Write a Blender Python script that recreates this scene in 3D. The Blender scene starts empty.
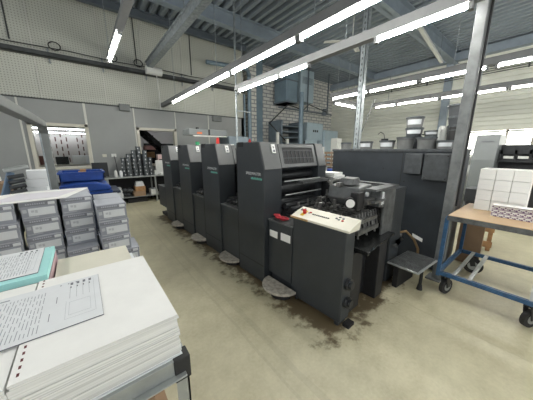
import bpy, bmesh, math, random
from mathutils import Vector, Matrix, Euler
random.seed(7)
R = math.radians
COL = bpy.context.scene.collection
SC = bpy.context.scene

# ------------------------------------------------------------------ materials
MATS = {}
def mat(name, col, rough=0.6, metal=0.0, var=0.0, scale=8.0, bump=0.0, bscale=60.0, emit=0.0, coords='Object', spec=None):
    if name in MATS: return MATS[name]
    m = bpy.data.materials.new(name); m.use_nodes = True
    nt = m.node_tree; b = nt.nodes['Principled BSDF']
    b.inputs['Base Color'].default_value = (*col, 1)
    b.inputs['Roughness'].default_value = rough
    b.inputs['Metallic'].default_value = metal
    if spec is not None: b.inputs['Specular IOR Level'].default_value = spec
    if emit:
        b.inputs['Emission Color'].default_value = (*col, 1); b.inputs['Emission Strength'].default_value = emit
    tc = nt.nodes.new('ShaderNodeTexCoord')
    if var:
        n = nt.nodes.new('ShaderNodeTexNoise'); n.inputs['Scale'].default_value = scale
        n.inputs['Detail'].default_value = 6; n.inputs['Roughness'].default_value = .6
        nt.links.new(tc.outputs[coords], n.inputs['Vector'])
        r = nt.nodes.new('ShaderNodeValToRGB')
        r.color_ramp.elements[0].position = .3; r.color_ramp.elements[1].position = .7
        r.color_ramp.elements[0].color = (*[max(0, c*(1-var)) for c in col], 1)
        r.color_ramp.elements[1].color = (*[min(1, c*(1+var)) for c in col], 1)
        nt.links.new(n.outputs['Fac'], r.inputs['Fac']); nt.links.new(r.outputs['Color'], b.inputs['Base Color'])
    if bump:
        n = nt.nodes.new('ShaderNodeTexNoise'); n.inputs['Scale'].default_value = bscale; n.inputs['Detail'].default_value = 3
        nt.links.new(tc.outputs[coords], n.inputs['Vector'])
        bp = nt.nodes.new('ShaderNodeBump'); bp.inputs['Strength'].default_value = bump; bp.inputs['Distance'].default_value = .004
        nt.links.new(n.outputs['Fac'], bp.inputs['Height']); nt.links.new(bp.outputs['Normal'], b.inputs['Normal'])
    MATS[name] = m
    return m
def nd(nt, t, **kw):
    n = nt.nodes.new(t)
    for k, v in kw.items(): setattr(n, k, v)
    return n
def mth(nt, op, a, b=None, c=None):
    n = nt.nodes.new('ShaderNodeMath'); n.operation = op
    for i, v in enumerate((a, b, c)):
        if v is None: continue
        if isinstance(v, (int, float)): n.inputs[i].default_value = v
        else: nt.links.new(v, n.inputs[i])
    return n.outputs[0]

M_press = mat('press_charcoal', (.029, .034, .038), .45, var=.14, scale=3, bump=.12, bscale=400)
M_press2 = mat('press_slant_grey', (.095, .100, .098), .38, var=.1, scale=4)
M_black = mat('black_recess', (.012, .012, .013), .6, var=.3, scale=20)
M_dark = mat('dark_metal', (.03, .032, .034), .4, .4, var=.3, scale=12)
M_mech = mat('oily_machine_metal', (.17, .17, .16), .35, .6, var=.5, scale=30)
M_chip = mat('worn_grey_metal', (.10, .105, .105), .45, .2, var=.5, scale=14)
M_encl = mat('enclosure_grey', (.026, .032, .038), .5, var=.25, scale=3, bump=.08, bscale=300)
M_encl2 = mat('enclosure_panel_grey', (.050, .056, .060), .55, var=.35, scale=14)
M_tread = mat('ribbed_aluminium', (.42, .39, .33), .55, .2, var=.4, scale=25, bump=.4, bscale=120)
M_cream = mat('console_cream', (.70, .67, .56), .35, var=.04, scale=5)
M_edgew = mat('worn_tan_edge', (.45, .30, .13), .6, var=.3, scale=30)
M_red = mat('red_plastic', (.5, .02, .015), .35)
M_redcloth = mat('red_cloth', (.35, .02, .03), .8, var=.3, scale=30)
M_yellow = mat('yellow_plastic', (.75, .5, .03), .45)
M_green = mat('green_plastic', (.03, .3, .12), .45)
M_white = mat('white_paper', (.78, .78, .75), .75, var=.03, scale=10)
M_paper2 = mat('pale_grey_paper', (.67, .69, .70), .75, var=.04, scale=10)
M_teal = mat('teal_paper', (.36, .68, .66), .75, var=.05, scale=10)
M_purple = mat('mauve_card', (.32, .17, .20), .75)
M_creamc = mat('cream_card', (.62, .60, .50), .75, var=.04, scale=6)
M_ink = mat('print_grey', (.17, .18, .20), .8)
M_inkl = mat('print_light_grey', (.42, .44, .46), .8)
M_blk = mat('black_print', (.02, .02, .02), .7)
M_maroon = mat('registration_maroon', (.10, .02, .02), .7)
M_cart = mat('carton_grey', (.27, .285, .315), .7, var=.06, scale=6)
M_lid = mat('carton_lid_grey', (.36, .375, .41), .7, var=.05, scale=6)
M_band = mat('carton_band', (.19, .20, .225), .7, var=.05, scale=20)
M_lab = mat('carton_label', (.58, .60, .61), .7, var=.03, scale=20)
M_alu = mat('grey_steel', (.36, .38, .37), .4, .5, var=.15, scale=10)
M_galv = mat('galvanised_steel', (.27, .30, .31), .45, .5, var=.3, scale=18)
M_post = mat('painted_grey_post', (.13, .14, .135), .5, .1, var=.15, scale=6)
M_blue = mat('blue_plastic', (.006, .045, .24), .45, var=.25, scale=8)
M_navy = mat('navy_plastic', (.015, .025, .05), .5, var=.2, scale=8)
M_cartb = mat('cart_blue_paint', (.025, .085, .18), .45, var=.35, scale=30)
M_board = mat('beige_board', (.52, .37, .22), .45, var=.08, scale=5)
M_rubber = mat('rubber', (.02, .02, .02), .75, var=.3, scale=30)
M_wood = mat('pallet_wood', (.36, .20, .09), .7, var=.25, scale=12)
M_card = mat('brown_cardboard', (.30, .20, .12), .8, var=.1, scale=6)
M_hose = mat('tan_hose', (.20, .13, .06), .5)
M_tin = mat('tin_grey', (.09, .10, .105), .4, .5, var=.3, scale=20)
M_tind = mat('tin_dark', (.05, .055, .06), .45, .3, var=.3, scale=20)
M_buck = mat('bucket_grey', (.16, .165, .16), .5, var=.2, scale=8)
M_buckd = mat('bucket_dark', (.06, .065, .07), .5, var=.2, scale=8)
M_wgrey = mat('grey_wall_panel', (.27, .28, .272), .7, var=.05, scale=1.5, coords='Object')
M_seam = mat('white_seam', (.55, .55, .50), .6)
M_frame = mat('cream_frame', (.52, .50, .42), .5, var=.05, scale=4)
M_beam = mat('blue_grey_beam', (.27, .32, .37), .5, .1, var=.12, scale=3)
M_beamd = mat('dark_beam', (.12, .145, .17), .5, .1, var=.12, scale=3)
M_tray = mat('cable_tray_dark', (.05, .055, .055), .6, .2, var=.4, scale=6)
M_cable = mat('black_cable', (.015, .015, .016), .5)
M_rail = mat('light_rail_grey', (.13, .135, .135), .6, .0, var=.1, scale=5)
M_tube = mat('lit_tube', (1.0, .985, .935), .5, emit=125.0)
M_tube2 = mat('lit_tube_dim', (.93, .97, 1.0), .5, emit=20.0)
M_tubeoff = mat('unlit_tube', (.5, .52, .52), .3)
M_stair = mat('stair_steel', (.17, .21, .24), .5, .2, var=.15, scale=5)
M_cab = mat('pale_blue_cabinet', (.38, .47, .52), .5, var=.08, scale=3)
M_duct = mat('blue_grey_duct', (.19, .26, .31), .5, .1, var=.12, scale=3)
M_farp = mat('far_press_grey', (.16, .175, .175), .45, var=.06, scale=3)
M_rwall = mat('inner_room_white', (.55, .52, .50), .8, var=.03, scale=3)
M_screen = mat('dark_screen', (.015, .017, .02), .25)
M_plast = mat('white_plastic', (.62, .63, .60), .5, var=.05, scale=6)
M_sky = mat('window_daylight', (.93, .93, .86), .9, emit=5.0)
M_mullion = mat('window_bar', (.35, .32, .27), .5)

def glass_mat():
    m = bpy.data.materials.new('window_glass'); m.use_nodes = True
    b = m.node_tree.nodes['Principled BSDF']
    b.inputs['Base Color'].default_value = (.95, .97, .97, 1); b.inputs['Roughness'].default_value = .02
    b.inputs['Transmission Weight'].default_value = 1; b.inputs['IOR'].default_value = 1.05
    return m
M_glass = glass_mat()

def floor_mat():
    m = bpy.data.materials.new('concrete_floor'); m.use_nodes = True
    nt = m.node_tree; b = nt.nodes['Principled BSDF']; L = nt.links.new
    geo = nd(nt, 'ShaderNodeNewGeometry')
    def noise(s, d=6, r=.6):
        n = nd(nt, 'ShaderNodeTexNoise'); n.inputs['Scale'].default_value = s; n.inputs['Detail'].default_value = d
        n.inputs['Roughness'].default_value = r; L(geo.outputs['Position'], n.inputs['Vector']); return n.outputs['Fac']
    n1 = noise(.9, 8, .62); n2 = noise(7, 8, .65); n3 = noise(45, 4)
    mix = mth(nt, 'ADD', mth(nt, 'MULTIPLY', n1, .55), mth(nt, 'ADD', mth(nt, 'MULTIPLY', n2, .3), mth(nt, 'MULTIPLY', n3, .15)))
    r = nd(nt, 'ShaderNodeValToRGB'); e = r.color_ramp.elements
    e[0].position = .36; e[0].color = (.385, .352, .228, 1); e[1].position = .64; e[1].color = (.64, .60, .425, 1)
    L(mix, r.inputs['Fac'])
    # oily dirt round the press base: distance to its rotated footprint
    sep = nd(nt, 'ShaderNodeSeparateXYZ'); L(geo.outputs['Position'], sep.inputs[0])
    x, y = sep.outputs[0], sep.outputs[1]
    c, s = math.cos(R(2)), math.sin(R(2))
    lx = mth(nt, 'ADD', mth(nt, 'MULTIPLY', mth(nt, 'SUBTRACT', x, 1.44), c), mth(nt, 'MULTIPLY', mth(nt, 'SUBTRACT', y, 1.86), s))
    ly = mth(nt, 'SUBTRACT', mth(nt, 'MULTIPLY', mth(nt, 'SUBTRACT', y, 1.86), c), mth(nt, 'MULTIPLY', mth(nt, 'SUBTRACT', x, 1.44), s))
    dx = mth(nt, 'SUBTRACT', mth(nt, 'ABSOLUTE', mth(nt, 'SUBTRACT', lx, .62)), .60)
    dy = mth(nt, 'SUBTRACT', mth(nt, 'ABSOLUTE', mth(nt, 'SUBTRACT', ly, 1.38)), 2.22)
    d = mth(nt, 'MAXIMUM', dx, dy)
    d = mth(nt, 'ADD', d, mth(nt, 'MULTIPLY', mth(nt, 'SUBTRACT', n2, .5), .8))
    mr = nd(nt, 'ShaderNodeMapRange'); mr.inputs['From Min'].default_value = .07; mr.inputs['From Max'].default_value = .19
    mr.inputs['To Min'].default_value = .93; mr.inputs['To Max'].default_value = 0
    L(d, mr.inputs['Value'])
    mx = nd(nt, 'ShaderNodeMix', data_type='RGBA'); L(mr.outputs[0], mx.inputs['Factor']); L(r.outputs['Color'], mx.inputs['A'])
    mx.inputs['B'].default_value = (.10, .070, .035, 1)
    # long joints / wheel tracks in the slab
    wv = mth(nt, 'ADD', x, mth(nt, 'MULTIPLY', mth(nt, 'SUBTRACT', n1, .5), .10))
    tr = None
    for x0, w in ((.86, .022), (.98, .05), (2.35, .02), (4.2, .02)):
        t = mth(nt, 'LESS_THAN', mth(nt, 'ABSOLUTE', mth(nt, 'SUBTRACT', wv, x0)), w/2)
        tr = t if tr is None else mth(nt, 'MAXIMUM', tr, t)
    tr = mth(nt, 'MULTIPLY', tr, mth(nt, 'MULTIPLY', n2, .22))
    mx2 = nd(nt, 'ShaderNodeMix', data_type='RGBA'); L(tr, mx2.inputs['Factor']); L(mx.outputs['Result'], mx2.inputs['A'])
    mx2.inputs['B'].default_value = (.12, .105, .075, 1)
    L(mx2.outputs['Result'], b.inputs['Base Color'])
    rr = nd(nt, 'ShaderNodeMapRange'); rr.inputs['To Min'].default_value = .3; rr.inputs['To Max'].default_value = .55
    L(n2, rr.inputs['Value']); L(rr.outputs[0], b.inputs['Roughness'])
    bp = nd(nt, 'ShaderNodeBump'); bp.inputs['Strength'].default_value = .15; bp.inputs['Distance'].default_value = .004
    L(n3, bp.inputs['Height']); L(bp.outputs['Normal'], b.inputs['Normal'])
    return m
def perf_mat():
    m = bpy.data.materials.new('perforated_panel'); m.use_nodes = True
    nt = m.node_tree; b = nt.nodes['Principled BSDF']; L = nt.links.new
    geo = nd(nt, 'ShaderNodeNewGeometry'); sep = nd(nt, 'ShaderNodeSeparateXYZ'); L(geo.outputs['Position'], sep.inputs[0])
    P = .052
    fx = mth(nt, 'SUBTRACT', mth(nt, 'FRACT', mth(nt, 'DIVIDE', mth(nt, 'ADD', sep.outputs[0], 50), P)), .5)
    fz = mth(nt, 'SUBTRACT', mth(nt, 'FRACT', mth(nt, 'DIVIDE', sep.outputs[2], P)), .5)
    d = mth(nt, 'SQRT', mth(nt, 'ADD', mth(nt, 'MULTIPLY', fx, fx), mth(nt, 'MULTIPLY', fz, fz)))
    hole = mth(nt, 'LESS_THAN', d, .24)
    n = nd(nt, 'ShaderNodeTexNoise'); n.inputs['Scale'].default_value = 1.2; L(geo.outputs['Position'], n.inputs['Vector'])
    r = nd(nt, 'ShaderNodeValToRGB'); r.color_ramp.elements[0].color = (.46, .47, .41, 1); r.color_ramp.elements[1].color = (.54, .55, .485, 1)
    L(n.outputs['Fac'], r.inputs['Fac'])
    mx = nd(nt, 'ShaderNodeMix', data_type='RGBA'); L(hole, mx.inputs['Factor']); L(r.outputs['Color'], mx.inputs['A'])
    mx.inputs['B'].default_value = (.30, .305, .26, 1)
    L(mx.outputs['Result'], b.inputs['Base Color']); b.inputs['Roughness'].default_value = .6
    return m
def brick_mat():
    m = bpy.data.materials.new('whitewashed_brick'); m.use_nodes = True
    nt = m.node_tree; b = nt.nodes['Principled BSDF']; L = nt.links.new
    geo = nd(nt, 'ShaderNodeNewGeometry'); sep = nd(nt, 'ShaderNodeSeparateXYZ'); L(geo.outputs['Position'], sep.inputs[0])
    cb = nd(nt, 'ShaderNodeCombineXYZ'); L(mth(nt, 'ADD', sep.outputs[0], sep.outputs[1]), cb.inputs[0]); L(sep.outputs[2], cb.inputs[1])
    bt = nd(nt, 'ShaderNodeTexBrick'); L(cb.outputs[0], bt.inputs['Vector'])
    bt.inputs['Scale'].default_value = 1; bt.inputs['Brick Width'].default_value = .42; bt.inputs['Row Height'].default_value = .155
    bt.inputs['Mortar Size'].default_value = .022; bt.inputs['Mortar Smooth'].default_value = .3
    bt.inputs['Color1'].default_value = (.80, .78, .73, 1); bt.inputs['Color2'].default_value = (.66, .65, .61, 1)
    bt.inputs['Mortar'].default_value = (.30, .31, .32, 1)
    L(bt.outputs['Color'], b.inputs['Base Color']); b.inputs['Roughness'].default_value = .8
    bp = nd(nt, 'ShaderNodeBump'); bp.inputs['Strength'].default_value = .5; bp.inputs['Distance'].default_value = .02; bp.invert = True
    L(bt.outputs['Fac'], bp.inputs['Height']); L(bp.outputs['Normal'], b.inputs['Normal'])
    return m
M_floor, M_perf, M_brick = floor_mat(), perf_mat(), brick_mat()
M_deck = mat('roof_deck', (.25, .29, .325), .6, .0, var=.12, scale=1.2)
M_side = mat('beige_siding', (.74, .75, .67), .55, var=.06, scale=1)
# sides of paper piles: fine horizontal layers
def layer_mat(name, ca, cb_, f=160):
    m = bpy.data.materials.new(name); m.use_nodes = True
    nt = m.node_tree; b = nt.nodes['Principled BSDF']; L = nt.links.new
    tc = nd(nt, 'ShaderNodeTexCoord'); mp = nd(nt, 'ShaderNodeMapping'); mp.inputs['Scale'].default_value = (.6, .6, f)
    L(tc.outputs['Object'], mp.inputs['Vector'])
    n = nd(nt, 'ShaderNodeTexNoise'); n.inputs['Scale'].default_value = 1; n.inputs['Detail'].default_value = 3
    L(mp.outputs['Vector'], n.inputs['Vector'])
    r = nd(nt, 'ShaderNodeValToRGB'); r.color_ramp.elements[0].position = .35; r.color_ramp.elements[1].position = .6
    r.color_ramp.elements[0].color = (*ca, 1); r.color_ramp.elements[1].color = (*cb_, 1)
    L(n.outputs['Fac'], r.inputs['Fac']); L(r.outputs['Color'], b.inputs['Base Color']); b.inputs['Roughness'].default_value = .8
    return m
M_layers = layer_mat('paper_pile', (.52, .52, .49), (.76, .76, .73))

# ------------------------------------------------------------------ mesh helpers
class MB:
    def __init__(s): s.bm = bmesh.new(); s.mi = 0
    def _fin(s, vs):
        fs = set(f for v in vs for f in v.link_faces)
        for f in fs: f.material_index = s.mi
        return s
    def box(s, a, b, rz=0, piv=None, rot=None):
        c = [(a[i]+b[i])/2 for i in range(3)]; d = [max(abs(b[i]-a[i]), 1e-4) for i in range(3)]
        r = bmesh.ops.create_cube(s.bm, size=1)['verts']
        bmesh.ops.scale(s.bm, vec=d, verts=r)
        bmesh.ops.translate(s.bm, vec=c, verts=r)
        if rz or rot:
            bmesh.ops.rotate(s.bm, cent=piv or c, matrix=(rot or Matrix.Rotation(rz, 3, 'Z')), verts=r)
        return s._fin(r)
    def cyl(s, p0, p1, r0, r1=None, seg=16, caps=True):
        p0, p1 = Vector(p0), Vector(p1); d = p1-p0
        r = bmesh.ops.create_cone(s.bm, cap_ends=caps, segments=seg, radius1=r0, radius2=r0 if r1 is None else r1, depth=d.length)['verts']
        q = d.to_track_quat('Z', 'Y').to_matrix().to_4x4()
        bmesh.ops.transform(s.bm, matrix=Matrix.Translation((p0+p1)/2) @ q, verts=r)
        return s._fin(r)
    def sph(s, c, r, sc=(1, 1, 1), seg=14):
        v = bmesh.ops.create_uvsphere(s.bm, u_segments=seg, v_segments=seg//2+2, radius=r)['verts']
        bmesh.ops.scale(s.bm, vec=sc, verts=v); bmesh.ops.translate(s.bm, vec=c, verts=v)
        return s._fin(v)
    def bar(s, p0, p1, w, h, up=(0, 0, 1)):
        p0, p1 = Vector(p0), Vector(p1); d = (p1-p0); L = d.length; d.normalize()
        upv = Vector(up); 
        if abs(d.dot(upv)) > .98: upv = Vector((0, 1, 0))
        sd = d.cross(upv).normalized(); u = sd.cross(d).normalized()
        r = bmesh.ops.create_cube(s.bm, size=1)['verts']
        bmesh.ops.scale(s.bm, vec=(w, L, h), verts=r)
        m = Matrix((sd, d, u)).transposed().to_4x4()
        bmesh.ops.transform(s.bm, matrix=Matrix.Translation((p0+p1)/2) @ m, verts=r)
        return s._fin(r)
    def tube(s, pts, r, seg=8):
        for i in range(len(pts)-1):
            s.cyl(pts[i], pts[i+1], r, seg=seg)
            if i: s.sph(pts[i], r, seg=8)
        return s
    def prism(s, poly, axis, a, b):
        # poly: list of 2D points; axis 'X','Y','Z' extrusion from a to b
        def P(u, v, w):
            return {'X': (w, u, v), 'Y': (u, w, v), 'Z': (u, v, w)}[axis]
        va = [s.bm.verts.new(P(u, v, a)) for u, v in poly]; vb = [s.bm.verts.new(P(u, v, b)) for u, v in poly]
        n = len(poly); fs = [s.bm.faces.new(va), s.bm.faces.new(vb[::-1])]
        for i in range(n): fs.append(s.bm.faces.new((va[i], vb[i], vb[(i+1) % n], va[(i+1) % n])))
        for f in fs: f.material_index = s.mi
        bmesh.ops.recalc_face_normals(s.bm, faces=fs)
        return s
    def quad(s, pts, th=.0015):
        # thin sheet with thickness along its normal
        p = [Vector(q) for q in pts]; n = (p[1]-p[0]).cross(p[-1]-p[0]).normalized()*th
        a = [s.bm.verts.new(q) for q in p]; b = [s.bm.verts.new(q+n) for q in p]
        k = len(p); fs = [s.bm.faces.new(a[::-1]), s.bm.faces.new(b)]
        for i in range(k): fs.append(s.bm.faces.new((a[i], a[(i+1) % k], b[(i+1) % k], b[i])))
        for f in fs: f.material_index = s.mi
        bmesh.ops.recalc_face_normals(s.bm, faces=fs)
        return s
    def m(s, i): s.mi = i; return s
    def build(s, name, mats, parent=None, bev=0, loc=None, rz=0, smooth=False):
        me = bpy.data.meshes.new(name); s.bm.to_mesh(me); s.bm.free()
        for mm in (mats if isinstance(mats, (list, tuple)) else [mats]): me.materials.append(mm)
        o = bpy.data.objects.new(name, me); COL.objects.link(o)
        if parent: o.parent = parent
        if loc: o.location = loc
        if rz: o.rotation_euler.z = rz
        if bev:
            b = o.modifiers.new('bevel', 'BEVEL'); b.width = bev; b.segments = 2; b.limit_method = 'ANGLE'; b.angle_limit = R(40)
        if smooth:
            for f in me.polygons: f.use_smooth = True
            me.set_sharp_from_angle(angle=R(40))
        return o
def tag(o, label, cat, group=None, kind=None):
    o['label'] = label; o['category'] = cat
    if group: o['group'] = group
    if kind: o['kind'] = kind
    return o
def struct(o): o['kind'] = 'structure'; return o
def empty(name, loc=(0, 0, 0), rz=0):
    o = bpy.data.objects.new(name, None); COL.objects.link(o); o.location = loc; o.rotation_euler.z = rz
    o.empty_display_size = .1
    return o
def kids(o): return [c for c in bpy.data.objects if c.parent == o]
def dup(o, parent=None):
    c = o.copy(); COL.objects.link(c)
    if parent: c.parent = parent
    for k in kids(o): dup(k, c)
    return c
def text(name, body, size, mw, mt, parent=None, ext=.0006):
    cu = bpy.data.curves.new('tmp', 'FONT'); cu.body = body; cu.size = size; cu.extrude = ext; cu.resolution_u = 2
    t = bpy.data.objects.new('tmp', cu); COL.objects.link(t)
    bpy.context.view_layer.update()
    me = bpy.data.meshes.new_from_object(t.evaluated_get(bpy.context.evaluated_depsgraph_get()))
    me.transform(mw); me.materials.clear(); me.materials.append(mt)
    bpy.data.objects.remove(t)
    o = bpy.data.objects.new(name, me); COL.objects.link(o)
    if parent: o.parent = parent
    return o
# text frame on a wall facing -X (reads with +y at the left) / facing -Y
def face_mx(loc): return Matrix.Translation(loc) @ Euler((R(90), 0, R(-90))).to_matrix().to_4x4()
def face_my(loc): return Matrix.Translation(loc) @ Euler((R(90), 0, 0)).to_matrix().to_4x4()

# ------------------------------------------------------------------ room shell
RZ = 5.18      # roof height
XW = 12.0      # right wall
struct(MB().box((-5, -5, -.1), (XW+.2, 12.2, 0)).build('floor', M_floor))
# corrugated deck, ribs running along Y
def ceiling():
    b = MB(); bm = b.bm; prof = []; x = -5.0; P = .25
    while x < XW+.2:
        prof += [(x, RZ), (x+.10, RZ), (x+.13, RZ+.14), (x+.22, RZ+.14)]; x += P
    rows = []
    for yy in (-5, 9.2):
        rows.append([bm.verts.new((px, yy, pz)) for px, pz in prof])
    top = [bm.verts.new((-5, -5, RZ+.25)), bm.verts.new((-5, 9.2, RZ+.25)), bm.verts.new((prof[-1][0], 9.2, RZ+.25)), bm.verts.new((prof[-1][0], -5, RZ+.25))]
    for i in range(len(prof)-1): bm.faces.new((rows[0][i], rows[0][i+1], rows[1][i+1], rows[1][i]))
    bm.faces.new(top)
    return struct(b.build('ceiling', M_deck))
ceiling()
WY = 8.0
# left wall: grey lower panels with two window openings, perforated upper panels
W1 = (-.86, .19, 1.06, 2.10); W2 = (1.45, 2.50, 1.06, 2.10)
b = MB()
b.box((-5, WY, 0), (5.2, WY+.12, W1[2])); b.box((-5, WY, W1[3]), (5.2, WY+.12, 2.70))
b.box((-5, WY, W1[2]), (W1[0], WY+.12, W1[3])); b.box((W1[1], WY, W1[2]), (W2[0], WY+.12, W1[3])); b.box((W2[1], WY, W1[2]), (5.2, WY+.12, W1[3]))
b.m(1).box((-5, WY+.02, 2.70), (5.2, WY+.14, RZ))
b.m(0).box((5.08, WY, 0), (5.2, 9.0, 2.7)).m(1).box((5.08, WY+.02, 2.7), (5.2, 9.0, RZ))
struct(b.build('wall_left', [M_wgrey, M_perf]))
b = MB()
for x in (-2.2, -1.0, .22, 1.37, 2.55, 3.7, 4.85): b.box((x-.016, WY-.014, 0 if abs(x-1.0) > 9 else 2.1), (x+.016, WY, 2.70))
for x in (-2.2, -1.0, 1.37, 2.55, 3.7, 4.85, .24): b.box((x-.016, WY-.012, 0), (x+.016, WY, 2.70))
for x in (-1.5, -.55, .75, 1.75, 2.9, 4.0, 4.9): b.box((x-.012, WY+.005, 2.71), (x+.012, WY+.02, RZ-.05))
struct(b.build('trim_1', M_seam))
b = MB().box((-5, WY-.02, 2.685), (5.2, WY+.02, 2.715))
for x in (-.9, 1.6, 3.2): b.box((x-.012, WY-.0, 3.9), (x+.012, WY+.02, RZ))
struct(b.build('trim_2', M_tray))
for k, w in enumerate((W1, W2)):
    x0, x1, z0, z1 = w
    b = MB(); t = .055
    b.box((x0-t, WY-.035, z0-t), (x0+.02, WY+.15, z1+t)).box((x1-.02, WY-.035, z0-t), (x1+t, WY+.15, z1+t))
    b.box((x0-t, WY-.035, z1-.02), (x1+t, WY+.15, z1+t)).box((x0-t, WY-.06, z0-t), (x1+t, WY+.15, z0+.01))
    fr = b.build('window_%d' % (k+1), M_frame, bev=.004); struct(fr)
    MB().box((x0, WY+.09, z0), (x1, WY+.096, z1)).build('pane', M_glass, fr)
# rooms behind the two windows
b = MB()
b.box((-5, 11.2, 0), (4.9, 11.3, 2.9)).box((-5, WY+.14, 2.16), (1.2, 11.2, 2.25)).box((1.2, WY+.14, 2.8), (4.9, 11.2, 2.9)).box((1.15, WY+.14, 0), (1.25, 11.2, 2.8)).box((4.8, WY+.14, 0), (4.9, 11.2, 2.8)).box((-5, WY+.14, 0), (-4.9, 11.2, 2.8))
struct(b.build('wall_inner', M_rwall))
b = MB()
for i in range(22):
    for j in range(5):
        if (i % 6) == 4: continue
        x = -2.6+i*.15; z = .98+j*.24+(.09 if i % 2 else 0)
        b.box((x, 11.185, z), (x+.035, 11.2, z+.15))
tag(b.build('wall_pattern_strips', mat('dark_red_strips', (.10, .045, .04), .7)), 'rows of dark red brown strips on the white wall beyond the first window', 'wall decoration')
# things in the window rooms
def inner(name, a, c, mt, label, cat, bev=.006): return tag(MB().box(a, c).build(name, mt, bev=bev), label, cat)
struct(MB().box((-1.9, 9.5, 1.02), (.7, 10.0, 1.06)).box((-1.85, 9.55, 0), (-1.8, 9.95, 1.02)).box((.6, 9.55, 0), (.65, 9.95, 1.02)).build('trim_3', M_frame))
inner('storage_box', (-.98, 9.6, 1.06), (-.80, 9.85, 1.32), mat('maroon_box', (.12, .05, .04), .7), 'maroon box on the ledge at the left inside the first window', 'box')
inner('storage_box', (-.62, 9.6, 1.06), (-.32, 9.85, 1.29), M_blk, 'black box on the ledge inside the first window', 'box')
o = empty('microwave_oven', (-.22, 9.55, 1.06)); tag(o, 'pale grey appliance with flat front inside the first window', 'appliance')
MB().box((0, 0, 0), (.45, .35, .26)).build('body', M_paper2, o, bev=.01); MB().box((.02, -.012, .02), (.33, 0, .24)).build('door', M_plast, o, bev=.004)
o = empty('bookshelf', (.36, 9.75, 1.06)); tag(o, 'black open shelf unit inside the first window', 'shelf')
b = MB()
for z in (0, .22, .44, .64): b.box((-.02, 0, z), (.42, .3, z+.02))
b.box((-.02, 0, 0), (.0, .3, .66)).box((.42, 0, 0), (.44, .3, .66)).box((0, .29, 0), (.42, .3, .66)); b.build('frame', M_blk, o)
inner('storage_box', (.42, 9.77, 1.53), (.62, 9.95, 1.66), mat('plum_box', (.16, .05, .09), .7), 'plum coloured box on the black shelf inside the first window', 'box')
inner('storage_box', (.40, 9.5, 1.08), (.70, 9.72, 1.17), mat('magenta_box', (.28, .03, .12), .6), 'magenta pink flat box below the black shelf, inside the first window', 'box')
# second window: a dark stair crossing it, goods behind
o = empty('staircase', (1.5, 9.2, 0)); tag(o, 'dark steel stair climbing diagonally behind the second window', 'staircase')
b = MB().bar((-.05, 0, 2.5), (1.6, 0, .9), .05, .16).bar((-.05, .7, 2.5), (1.6, .7, .9), .05, .16); b.build('stringer', M_black, o)
b = MB()
for i in range(8): b.box((.0+i*.2, 0, 2.36-i*.195), (.22+i*.2, .7, 2.40-i*.195))
b.build('tread', M_dark, o)
inner('storage_rack', (2.05, 10.2, .9), (3.3, 10.6, 1.75), M_black, 'dark rack behind the stair inside the second window', 'rack')
inner('storage_box', (1.95, 10.0, 1.50), (2.35, 10.18, 1.66), mat('red_white_box', (.5, .28, .25), .7), 'reddish white box by the stair inside the second window', 'box')
inner('storage_box', (1.92, 10.0, 1.20), (2.3, 10.18, 1.42), M_wood, 'brown box under the stair inside the second window', 'box')

# back brick wall + pillar
struct(MB().box((5.2, 8.9, 0), (XW+.2, 9.1, RZ)).build('wall_back', M_brick))
tag(MB().box((5.75, 8.45, 0), (6.15, 8.9, RZ)).build('brick_pillar', M_brick), 'narrow whitewashed brick pillar at the corner of the panelled wall', 'pillar')
# right wall: horizontal siding with window band
def siding():
    b = MB()
    ys = [(-5, 9.1)]
    def slabs(y0, y1, z0, z1):
        z = z0
        while z < z1-.01:
            h = min(.16, z1-z)
            b.prism([(XW, z), (XW-.03, z+.025), (XW-.03, z+h-.02), (XW, z+h), (XW+.15, z+h), (XW+.15, z)], 'Y', y0, y1)
            z += h
    slabs(-5, 9.1, 0, 1.30); slabs(-5, 9.1, 2.22, RZ); slabs(2.45, 9.1, 1.30, 2.22)
    return struct(b.build('wall_right', M_side))
siding()
b = MB().box((XW-.01, -5, 1.26), (XW+.1, 2.5, 1.31)).box((XW-.01, -5, 2.2), (XW+.1, 2.5, 2.24)).box((XW+.02, -5, 1.74), (XW+.08, 2.45, 1.78))
for y in (-3.2, -1.9, -.6, .7, 1.35, 2.45): b.box((XW+.0, y-.03, 1.3), (XW+.09, y+.03, 2.22))
w3 = struct(b.build('window_3', M_mullion))
MB().box((XW+.1, -5, 1.3), (XW+.11, 2.45, 2.22)).build('pane', M_sky, w3)
tag(MB().box((XW-.09, 3.1, 1.62), (XW-.032, 5.4, 1.84)).build('white_board', M_plast, bev=.01), 'long low white panel on the siding behind the buckets', 'panel')
tag(MB().box((XW-.06, 2.75, 1.6), (XW-.032, 3.08, 1.9)).build('wall_poster', mat('pale_orange', (.6, .36, .25), .7)), 'small pale orange notice on the siding behind the buckets', 'notice')
# roof beams along X (kept as setting)
n = 4
def ibeam_x(y, z, x0, x1, h=.36, w=.2, mt=M_beam):
    global n
    b = MB().box((x0, y-w/2, z-.02), (x1, y+w/2, z)).box((x0, y-w/2, z-h), (x1, y+w/2, z-h+.02)).box((x0, y-.012, z-h), (x1, y+.012, z))
    o = struct(b.build('trim_%d' % n, mt)); n += 1; return o
ibeam_x(6.35, RZ, -5, XW); ibeam_x(3.2, RZ, -5, XW, .42, .26); ibeam_x(7.75, RZ, -5, 5.2, .2, .14, M_beamd); ibeam_x(0, RZ, -5, XW)
struct(MB().box((XW-.3, -5, RZ-.35), (XW-.02, 9, RZ-.08)).build('trim_%d' % n, M_beam)); n += 1
for y in (3.3, ):
    struct(MB().box((XW-.22, y-.12, 0), (XW-.02, y+.12, RZ-.3)).build('trim_%d' % n, M_beam)); n += 1
struct(MB().box((6.2, 8.6, 0), (6.6, 8.9, RZ)).build('trim_%d' % n, M_duct)); n += 1
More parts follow.
